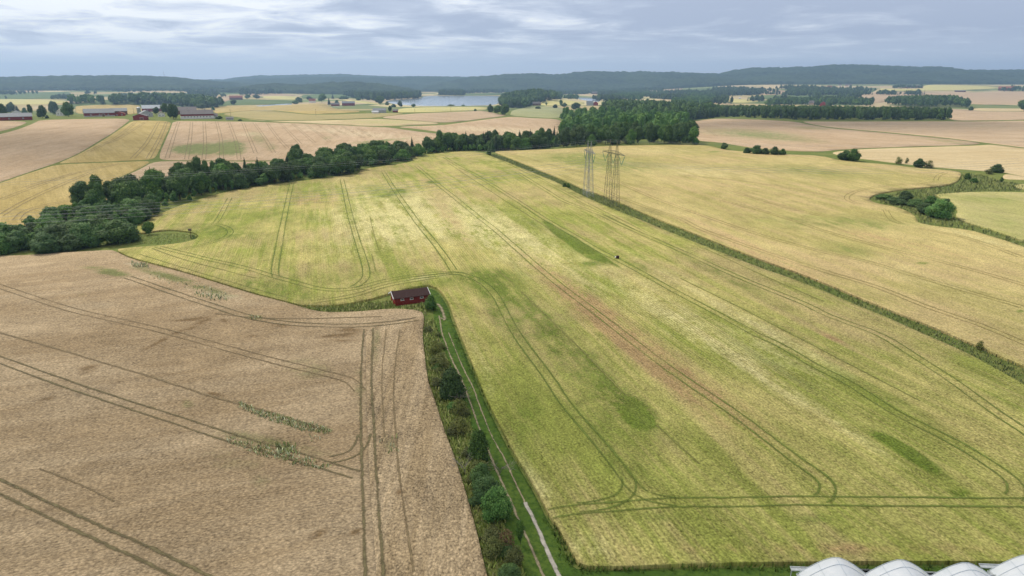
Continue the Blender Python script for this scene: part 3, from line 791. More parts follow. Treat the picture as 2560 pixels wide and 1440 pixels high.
T_MAIN = [
 [(729,462),(720,505),(710,552),(698,615),(688,675),(690,698)],
 [(855,451),(866,500),(878,552),(895,610),(912,665),(916,695),(900,715),(870,727)],
 [(957,430),(985,475),(1041,556),(1085,610),(1118,655),(1136,684)],
 [(1040,417),(1090,460),(1140,500),(1195,545),(1240,580),(1290,624),(1381,703),(1490,787),(1631,897),(1718,960),(1838,1042),(1953,1130),(2016,1178),(2058,1203),(2074,1228),(2062,1249),(2035,1259)],
 [(1375,1294),(1434,1283),(1540,1275),(1678,1265),(1838,1264),(1997,1260),(2156,1262),(2369,1264),(2560,1265),(2700,1266)],
 [(1030,700),(1085,694),(1130,688),(1162,692),(1203,709),(1237,741),(1259,781),(1287,834),(1319,881),(1378,960),(1411,1013),(1497,1114),(1544,1172),(1571,1210),(1596,1240),(1641,1257),(1700,1264)],
 [(1571,1205),(1573,1232),(1552,1255),(1500,1272),(1440,1278)],
 [(1160,690),(1130,686),(1085,688),(1030,695),(955,708),(900,724),(861,730),(812,729),(767,719),(730,708),(689,697),(617,675),(524,653),(460,637),(392,620)],
 [(437,630),(475,623),(520,613),(557,601),(576,588),(575,577),(557,568),(539,564),(505,564),(456,564),(422,565)],
 [(539,562),(554,537),(576,496)],
 [(1110,395),(1150,420),(1200,447),(1300,510),(1360,550),(1425,587),(1500,632),(1569,667),(1694,737),(1819,803),(1900,847),(1947,867),(2041,924),(2114,960),(2241,1040),(2395,1119),(2502,1188),(2535,1212),(2546,1234),(2528,1253)],
 [(1290,432),(1370,482),(1412,507),(1500,540),(1562,570),(1725,642),(1807,680),(1900,720),(2010,764),(2072,795),(2197,842),(2280,893),(2385,962),(2475,1029),(2560,1085),(2640,1140)],
]
T_MAIN_F = [
 dict(p=[(1303,734),(1444,872),(1569,1000)], g=0, w=0.5), dict(p=[(1640,1070),(1690,1115),(1753,1172)], g=0, w=0.45), dict(p=[(1240,675),(1280,712)], g=0, w=0.4),
 dict(p=[(925,545),(935,590),(947,630)], g=0, w=0.35), dict(p=[(930,640),(940,685)], g=0, w=0.5), dict(p=[(1120,410),(1240,490),(1380,580)], g=0, w=0.5),
 dict(p=[(1250,400),(1330,440),(1480,520),(1600,580)], g=1.9, w=0.35), dict(p=[(1760,625),(1900,690),(2060,760)], g=0, w=0.4), dict(p=[(1700,700),(1900,800),(2100,905),(2300,1010)], g=0, w=0.5),
 dict(p=[(640,700),(560,680),(450,650),(380,625)], g=0, w=0.5), dict(p=[(350,640),(480,680),(620,722),(740,755)], g=0, w=0.4), dict(p=[(780,760),(880,745),(960,720),(1040,705),(1100,696)], g=1.9, w=0.4),
]
ribbons('wheel_track', M['track_barley'], T_MAIN, 0.52, width=0.52)
ribbons('wheel_track', M['track_faint'], T_MAIN_F, 0.51, width=0.4, seed=4)
T_WHEAT = [
 dict(p=[(-80,880),(0,906),(148,960),(285,1007),(399,1044),(569,1100),(740,1150),(900,1199)], w=0.5),
 dict(p=[(-80,1190),(0,1226),(128,1286),(270,1352),(376,1399),(455,1440),(560,1490)], w=0.62),
 dict(p=[(922,828),(916,933),(918,1047),(921,1132),(924,1218),(930,1315),(937,1440),(943,1520)], w=0.55),
 dict(p=[(826,1158),(877,1147),(903,1121),(912,1090)], w=0.45),
 dict(p=[(320,698),(399,725),(484,754),(545,774),(604,793),(672,808),(740,816),(830,820),(911,819),(997,811),(1053,801)], w=0.5),
]
T_WHEAT_F = [
 dict(p=[(-60,820),(0,838),(114,870),(256,913),(399,956),(512,993),(590,1015),(700,1045),(830,1090)], g=0, w=0.6),
 dict(p=[(-60,700),(100,755),(199,785),(399,831),(626,893),(780,933),(871,956),(900,985)], g=1.9, w=0.35), dict(p=[(100,1180),(200,1220),(290,1265)], g=0, w=0.35),
 dict(p=[(540,790),(640,800),(740,803),(860,800),(960,797)], g=0, w=0.5), dict(p=[(1000,830),(985,960),(990,1100),(1010,1280),(1035,1440)], g=0, w=0.35), dict(p=[(965,830),(955,960),(962,1100)], g=0, w=0.3),
]
ribbons('wheel_track', M['track_wheat'], T_WHEAT, 0.57, gauge=1.9, seed=2, jit=0.45)
ribbons('wheel_track', M['track_wheat_faint'], T_WHEAT_F, 0.57, gauge=1.9, seed=3, jit=0.5)
T_RIGHT = [
 [(1400,440),(1500,475),(1550,497),(1625,525),(1700,550),(1760,580),(1916,636),(2072,686),(2197,724),(2322,774),(2447,817),(2560,864),(2700,925)],
 [(1800,503),(1904,531),(1993,558),(2054,580),(2197,620),(2385,667),(2560,717),(2700,760)],
 [(1830,480),(1925,510),(2000,530),(2060,545)], [(1550,462),(1650,505),(1750,540),(1880,585),(2040,630),(2166,658),(2291,696),(2430,737),(2560,774)],
 [(2364,434),(2348,440),(2340,448),(2339,456)], [(2339,457),(2305,462),(2207,469),(2141,481),(2115,496),(2121,506),(2150,514)], [(2213,529),(2219,540),(2230,555),(2260,565)],
 [(1280,388),(1400,420),(1540,455),(1640,480)], [(2100,500),(2000,478),(1850,455),(1700,440)], [(2300,575),(2420,600),(2560,650)],
]
ribbons('wheel_track', M['track_gold'], T_RIGHT, 0.52, gauge=1.9, width=0.34, seed=5)
T_PINK = [
 [(447,305),(435,340),(417,399)],[(479,305),(475,350),(466,400)],[(510,305),(513,365),(509,401)],[(541,303),(552,348),(554,401)],[(572,305),(592,360),(598,400)],[(607,307),(640,385)],
 [(635,307),(665,350),(685,383)],[(667,307),(695,345),(720,372)],[(700,307),(752,362)],[(732,310),(787,358)],[(762,310),(825,355)],[(792,312),(850,345)],[(822,314),(870,340)],[(855,316),(910,345)],[(892,319),(930,343)],
 [(397,305),(365,360),(330,398)],[(417,305),(397,350),(370,398)],[(365,305),(300,345),(262,362)],[(340,305),(290,345),(220,380)],
 [(0,540),(60,505),(140,468),(230,430)],[(40,550),(70,525),(180,500)],[(60,470),(160,440),(300,410)],[(0,500),(80,470),(190,432)],
 [(640,303),(700,304.5)],[(1790,340),(1778,330),(1768,326)],
]
ribbons('wheel_track', M['track_pink'], T_PINK, 0.02, gauge=2.2, width=0.5, seed=6)
# the two-rut farm track, its bare ground and the pale gravel rut
ribbons('dirt_track', M['dirt'], [dict(p=[(1098,790),(1104,830),(1118,870),(1132,905),(1148,935),(1168,985),(1190,1050),(1212,1105),(1235,1160),(1258,1215),(1290,1285),(1320,1350),(1345,1410),(1370,1470),(1400,1540)], g=0, w=0.45),
   dict(p=[(1122,832),(1140,880),(1160,925),(1185,975),(1212,1050),(1240,1110),(1268,1160),(1292,1215),(1315,1262)], g=0, w=0.32), dict(p=[(1093,760),(1102,768),(1108,782),(1113,800)], g=0, w=0.9), dict(p=[(1100,796),(1108,798),(1114,803)], g=0, w=0.8)], 0.03, jit=0.45, seed=8)
ribbons('gravel_rut', M['gravel'], [dict(p=[(1312,1257),(1335,1300),(1355,1345),(1375,1390),(1398,1440),(1425,1500)], g=0, w=0.6)], 0.035, jit=0.3, seed=9)
# ------------------------------------------------------------------ foliage
def leaf_mat(name, dark, mid, light, skyward=0.55):
    m, t, b = new_mat(name)
    at = N(t, 'ShaderNodeAttribute', attribute_name='var')
    oi = N(t, 'ShaderNodeObjectInfo')
    v = math_(t, 'ADD', math_(t, 'MULTIPLY', at.outputs['Fac'], 0.75), math_(t, 'MULTIPLY', oi.outputs['Random'], 0.25))
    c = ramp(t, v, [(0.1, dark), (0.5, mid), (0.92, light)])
    hs = N(t, 'ShaderNodeHueSaturation')
    t.links.new(c, hs.inputs['Color'])
    t.links.new(math_(t, 'ADD', 0.5 - 0.018, math_(t, 'MULTIPLY', oi.outputs['Random'], 0.03)), hs.inputs['Hue'])
    r2 = math_(t, 'FRACT', math_(t, 'MULTIPLY', oi.outputs['Random'], 7.31))
    t.links.new(math_(t, 'ADD', 0.72, math_(t, 'MULTIPLY', r2, 0.6)), hs.inputs['Value'])
    t.links.new(math_(t, 'ADD', 0.92, math_(t, 'MULTIPLY', r2, 0.2)), hs.inputs['Saturation'])
    t.links.new(hs.outputs[0], b.inputs['Base Color'])
    b.inputs['Roughness'].default_value = 0.75
    b.inputs['Specular IOR Level'].default_value = 0.2
    # thin leaves light up from the side and from behind: bend the shading normal skywards
    geo = N(t, 'ShaderNodeNewGeometry')
    va = N(t, 'ShaderNodeVectorMath', operation='ADD'); vn = N(t, 'ShaderNodeVectorMath', operation='NORMALIZE')
    va.inputs[1].default_value = (0, 0, skyward)
    t.links.new(geo.outputs['Normal'], va.inputs[0]); t.links.new(va.outputs[0], vn.inputs[0]); t.links.new(vn.outputs[0], b.inputs['Normal'])
    return m

M['leaf'] = leaf_mat('broad_leaf', (0.030, 0.068, 0.018), (0.068, 0.134, 0.030), (0.135, 0.205, 0.052))
M['leaf_light'] = leaf_mat('willow_leaf', (0.042, 0.088, 0.028), (0.080, 0.155, 0.045), (0.15, 0.23, 0.075))
M['needle'] = leaf_mat('spruce_needle', (0.018, 0.042, 0.014), (0.034, 0.068, 0.022), (0.06, 0.10, 0.034))
M['scrub'] = leaf_mat('scrub_leaf', (0.07, 0.09, 0.025), (0.13, 0.15, 0.045), (0.22, 0.22, 0.08), 1.0)
M['red_leaf'] = leaf_mat('rusty_leaf', (0.12, 0.07, 0.03), (0.2, 0.12, 0.05), (0.26, 0.17, 0.08))
M['bark'] = simple_mat('bark', (0.10, 0.08, 0.06), 0.9, 0.3, 3.0, 0.05)
M['pale_bark'] = simple_mat('birch_bark', (0.42, 0.38, 0.33), 0.8, 0.3, 3.0, 0.1)

def unit_sphere_pts(r, n):
    v = r.normal(size=(n, 3)); return v / np.linalg.norm(v, axis=1, keepdims=True)

def crown_arrays(lobes, nleaf, leaf, seed, up=0.25, core=0.80, dens=None):
    r = np.random.RandomState(seed)
    lobes = np.array(lobes, float)
    area = (lobes[:, 3] * lobes[:, 4] + lobes[:, 3] * lobes[:, 5] + lobes[:, 4] * lobes[:, 5])
    pick = r.choice(len(lobes), nleaf * 2, p=area / area.sum())
    L = lobes[pick]
    u = unit_sphere_pts(r, len(pick))
    lv = r.uniform(0, 1, len(lobes))
    rad = 0.80 + 0.30 * r.rand(len(pick)) ** 1.5
    # ragged surface: low frequency dents
    dent = 1 + 0.13 * np.sin(u[:, 0] * 5 + lv[pick] * 9) * np.sin(u[:, 1] * 6 + lv[pick] * 5) + 0.10 * np.sin(u[:, 2] * 9 + lv[pick] * 20)
    P = L[:, :3] + u * L[:, 3:6] * (rad * dent)[:, None]
    keep = np.ones(len(P), bool)
    for i, l in enumerate(lobes):
        q = (P - l[:3]) / l[3:6]
        keep &= ~(((q ** 2).sum(1) < 0.60) & (pick != i))
    keep &= P[:, 2] > 0.02
    P = P[keep][:nleaf]; u = u[keep][:nleaf]; pk = pick[keep][:nleaf]
    n = len(P)
    nor = u + r.normal(size=(n, 3)) * 0.55 + np.array([0, 0, up])
    nor /= np.linalg.norm(nor, axis=1, keepdims=True)
    a = np.cross(nor, r.normal(size=(n, 3))); a /= np.linalg.norm(a, axis=1, keepdims=True)
    b = np.cross(nor, a)
    s = leaf * r.uniform(0.5, 1.35, (n, 1)); k = r.uniform(0.5, 0.9, (n, 1))
    V = np.stack([P - a * s, P - b * s * k + nor * s * 0.15, P + a * s, P + b * s * k + nor * s * 0.15], 1).reshape(-1, 3)
    Fq = np.arange(n * 4).reshape(-1, 4)
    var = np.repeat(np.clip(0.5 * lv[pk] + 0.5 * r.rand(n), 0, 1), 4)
    # inner mass so that the crown is not see-through everywhere
    if core > 0:
        nu, nv = 10, 7
        for i, l in enumerate(lobes):
            th = np.linspace(0, 2 * np.pi, nu, endpoint=False); ph = np.linspace(0.12, np.pi - 0.12, nv)
            TH, PH = np.meshgrid(th, ph)
            w = np.stack([np.sin(PH) * np.cos(TH), np.sin(PH) * np.sin(TH), np.cos(PH)], -1).reshape(-1, 3)
            q = l[:3] + w * l[3:6] * core * (1 + 0.12 * r.normal(size=(len(w), 1)))
            i0 = len(V)
            V = np.vstack([V, q])
            fs = []
            for a_ in range(nv - 1):
                for b_ in range(nu):
                    fs.append((i0 + a_ * nu + b_, i0 + (a_ + 1) * nu + b_, i0 + (a_ + 1) * nu + (b_ + 1) % nu, i0 + a_ * nu + (b_ + 1) % nu))
            Fq = np.vstack([Fq, np.array(fs)])
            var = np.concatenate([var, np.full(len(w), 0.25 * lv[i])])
    return V, Fq, var

def crown_mesh(name, lobes, nleaf, leaf, seed, mat, **kw):
    V, Fq, var = crown_arrays(lobes, nleaf, leaf, seed, **kw)
    me = np_mesh(name, V, Fq, mat)
    at = me.attributes.new('var', 'FLOAT', 'POINT'); at.data.foreach_set('value', var.astype(np.float32))
    return me

def lobes_round(r, n=9, squat=1.0):
    """unit tree: height 1, width 1"""
    L = [(0, 0, 0.55, 0.33, 0.33, 0.36)]
    for k in range(n):
        a = 2 * math.pi * (k + r.random() * 0.6) / n
        d = 0.20 + 0.10 * r.random(); z = 0.28 + 0.45 * r.random()
        s = 0.17 + 0.09 * r.random()
        L.append((math.cos(a) * d, math.sin(a) * d, z, s, s, s * 0.95))
    for k in range(3):
        a = r.random() * 6.3; s = 0.14 + 0.07 * r.random()
        L.append((math.cos(a) * 0.12, math.sin(a) * 0.12, 0.80 + 0.06 * r.random(), s, s, s * 0.9))
    return L

def lobes_bush(r, n=8):
    L = [(0, 0, 0.42, 0.38, 0.38, 0.44)]
    for k in range(n):
        a = 2 * math.pi * (k + r.random() * 0.6) / n
        d = 0.22 + 0.08 * r.random(); z = 0.18 + 0.42 * r.random(); s = 0.18 + 0.08 * r.random()
        L.append((math.cos(a) * d, math.sin(a) * d, z, s, s, s * 1.15))
    for k in range(2):
        a = r.random() * 6.3; s = 0.2
        L.append((math.cos(a) * 0.1, math.sin(a) * 0.1, 0.75 + 0.08 * r.random(), s, s, s))
    return L

def lobes_tall(r, n=8):
    L = []
    for k in range(n):
        z = 0.22 + 0.66 * k / (n - 1); w = 0.30 * math.sin(math.pi * min(1, 0.25 + 0.72 * (1 - k / (n - 1)))) + 0.06
        a = r.random() * 6.3; d = 0.10 * r.random()
        L.append((math.cos(a) * d, math.sin(a) * d, z, w, w, 0.13))
    return L

def spruce_arrays(seed, tiers=11, per=26, leaf=0.06):
    r = np.random.RandomState(seed)
    V = []; Fq = []; var = []
    for k in range(tiers):
        f = k / (tiers - 1)
        z = 0.10 + 0.86 * f; rad = 0.5 * (1 - f) ** 0.85 + 0.03
        nb = max(5, int(per * (1 - f * 0.75)))
        a0 = r.rand() * 6.3
        for j in range(nb):
            a = a0 + 2 * np.pi * j / nb + r.uniform(-0.15, 0.15)
            rr = rad * r.uniform(0.72, 1.15)
            d = np.array([np.cos(a), np.sin(a), 0]); s = np.array([-np.sin(a), np.cos(a), 0])
            w = rad * 0.30 + 0.012
            zz = z + r.uniform(-0.02, 0.02)
            p0 = np.array([0, 0, zz + 0.05]); tip = d * rr + np.array([0, 0, zz - 0.055 - rad * 0.10])
            mid = d * rr * 0.6
            i = len(V)
            V += [p0, mid + s * w + [0, 0, zz - 0.015], tip, mid - s * w + [0, 0, zz - 0.015]]
            Fq.append((i, i + 1, i + 2, i + 3)); v = 0.25 + 0.6 * r.rand(); var += [v * 0.6, v, v, v]
    i = len(V)
    return np.array(V), np.array(Fq), np.array(var)

def spruce_mesh(name, seed):
    V, Fq, var = spruce_arrays(seed)
    me = np_mesh(name, V, Fq, M['needle'])
    at = me.attributes.new('var', 'FLOAT', 'POINT'); at.data.foreach_set('value', var.astype(np.float32))
    return me

def trunk_mesh(name, mat, r, h=0.45, rad=0.022, limbs=5, lean=0.02):
    mb = MB()
    mb.bar((0, 0, -0.03), (lean, 0, h * 0.6), rad, 7, rad * 0.75)
    mb.bar((lean, 0, h * 0.6), (lean * 1.5, 0.01, h * 1.5), rad * 0.75, 6, rad * 0.3)
    for k in range(limbs):
        a = 2 * math.pi * k / limbs + r.random()
        z = h * (0.55 + 0.1 * k)
        mb.bar((lean, 0, z), (math.cos(a) * 0.22, math.sin(a) * 0.22, z + 0.18), rad * 0.45, 5, rad * 0.15)
    me = bpy.data.meshes.new(name)
    me.from_pydata(mb.v, [], mb.f); me.materials.append(mat); me.update()
    return me

rr = random.Random(5)
CROWN = {
 'round': [crown_mesh('crown_round', lobes_round(rr), 3400, 0.030, 20 + i, M['leaf']) for i in range(5)],
 'willow': [crown_mesh('crown_willow', lobes_bush(rr), 3800, 0.027, 40 + i, M['leaf_light']) for i in range(4)],
 'bush': [crown_mesh('crown_bush', lobes_bush(rr, 7), 2600, 0.034, 60 + i, M['leaf']) for i in range(4)],
 'tall': [crown_mesh('crown_tall', lobes_tall(rr), 2400, 0.030, 80 + i, M['leaf']) for i in range(3)],
 'spruce': [spruce_mesh('crown_spruce', 90 + i) for i in range(4)],
 'scrub': [crown_mesh('crown_scrub', lobes_bush(rr, 6), 1300, 0.030, 100 + i, M['scrub'], core=0.45) for i in range(2)],
 'rust': [crown_mesh('crown_rusty', lobes_bush(rr, 6), 900, 0.032, 110, M['red_leaf'], core=0.3)],
}
TRUNK = {k: trunk_mesh('trunk_' + k, M['bark'], rr, h, rad) for k, (h, rad) in dict(round=(0.42, 0.024), willow=(0.30, 0.03), bush=(0.22, 0.02), tall=(0.55, 0.016), spruce=(0.62, 0.014), scrub=(0.2, 0.015), rust=(0.25, 0.015)).items()}
NAMES = dict(round='broadleaf_tree', willow='willow_tree', bush='bush', tall='slender_tree', spruce='spruce_tree', scrub='scrub_bush', rust='scrub_bush')
CATS = dict(round='tree', willow='tree', bush='bush', tall='tree', spruce='tree', scrub='bush', rust='bush')
TREE_N = [0]

def plant(p, h, w, kind, label, group=None, name=None, sink=0.0):
    TREE_N[0] += 1
    e = empty(name or NAMES[kind], (p[0], p[1], p[2] - sink), rnd.uniform(0, 6.283))
    tag(e, label, CATS[kind], group)
    cm = rnd.choice(CROWN[kind])
    c = link(bpy.data.objects.new('crown', cm), e)
    k = link(bpy.data.objects.new('trunk', TRUNK[kind]), e)
    sc = (w, w * rnd.uniform(0.9, 1.1), h)
    c.scale = sc; k.scale = (max(w, h * 0.5), max(w, h * 0.5), h)
    c.rotation_euler = (rnd.uniform(-0.05, 0.05), rnd.uniform(-0.05, 0.05), 0)
    return e

def plant_px(u, v, wpx, hpx, kind, label, group=None, name=None):
    """a plant whose foot stands at photograph point (u, v)"""
    p = G(u, v); d = depth_of(p)
    a = math.atan2(CAM_Z - p[2], math.hypot(p[0], p[1]))
    w = wpx * d / F
    h = max((hpx * d / F - 0.5 * w * math.sin(a) * 0.5) / math.cos(a), 0.5)
    # v is the visible lower edge: move the foot back by half a crown
    dirv = Vector((p[0], p[1], 0)).normalized()
    q = p + dirv * (w * 0.28)
    q[2] = float(H(q[0], q[1]))
    return plant(q, h, w, kind, label, group, name)

def scatter(polypx, spacing, seed, jitter=0.45, maxn=10 ** 6):
    """roughly even points inside a ground outline given over the photograph"""
    r = np.random.RandomState(seed)
    q = resample(np.array(polypx, float), 12)
    w = ground_px(q[:, 0], q[:, 1])[:, :2]
    x0, y0 = w.min(0); x1, y1 = w.max(0)
    gx, gy = np.meshgrid(np.arange(x0, x1, spacing), np.arange(y0, y1, spacing * 0.87))
    gx = gx + (np.arange(gx.shape[0]) % 2)[:, None] * spacing / 2
    P = np.stack([gx.ravel(), gy.ravel()], -1) + r.uniform(-jitter, jitter, (gx.size, 2)) * spacing
    P = P[inside(w, P)]
    P = P[np.argsort(np.hypot(P[:, 0], P[:, 1]))][:maxn]
    return P

# ---- the tree belt along the stream, front to back
BELT = [
 # outline, spacing, height range, kinds, label, group
 ([(-260,648),(-60,640),(60,636),(150,630),(225,617),(232,604),(150,600),(60,606),(-60,612),(-260,620)], 6.2, (6.5, 8.5), ['willow','willow','bush'], 'rounded willow at the near left end of the belt, above the brown wheat', 'willows at the near left end of the tree belt'),
 ([(60,604),(150,598),(240,600),(300,578),(345,560),(400,532),(440,515),(430,508),(330,525),(240,535),(180,545),(110,560),(60,575)], 7.0, (4.5, 7.0), ['willow','willow','round','bush'], 'low leafy tree in the near belt in front of the taller row', 'low trees in the near part of the belt'),
 ([(190,528),(240,530),(330,520),(430,503),(505,493),(560,480),(640,466),(720,455),(720,440),(640,440),(540,450),(450,462),(340,492),(255,503),(196,512)], 8.2, (8.5, 12), ['round','round','round','bush','tall'], 'tall dark broadleaf tree in the left half of the belt beside the barley', 'broadleaf trees in the left half of the belt'),
 ([(722,454),(800,446),(893,433),(893,422),(950,414),(1024,402),(1020,387),(950,390),(870,397),(800,405),(745,415),(722,430)], 8.6, (8.5, 11.5), ['round','round','bush'], 'dense broadleaf tree in the middle of the belt, top of the barley field', 'broadleaf trees in the middle of the belt'),
 ([(1026,396),(1060,387),(1120,380),(1180,377),(1225,381),(1300,376),(1400,372),(1400,362),(1330,368),(1260,367),(1180,367),(1100,372),(1030,384)], 9.5, (9, 13), ['round','round','bush','tall','spruce'], 'dark tree in the narrow right part of the belt leading to the big wood', 'trees in the narrow right part of the belt'),
]
for bi, (poly, sp, hr, kinds, lab, grp) in enumerate(BELT):
    P = scatter(poly, sp, 200 + bi)
    for x, y in P:
        k = rnd.choice(kinds)
        h = rnd.uniform(*hr) * (0.7 if k == 'bush' else 1.0) * (1.15 if k in ('spruce', 'tall') else 1)
        w = h * dict(round=0.85, willow=1.15, bush=1.25, tall=0.5, spruce=0.45)[k]
        w = min(max(w * 1.12, sp * 1.1), sp * 1.9) if k not in ('spruce', 'tall') else w
        plant((x, y, float(H(x, y))), h, w, k, lab, grp)
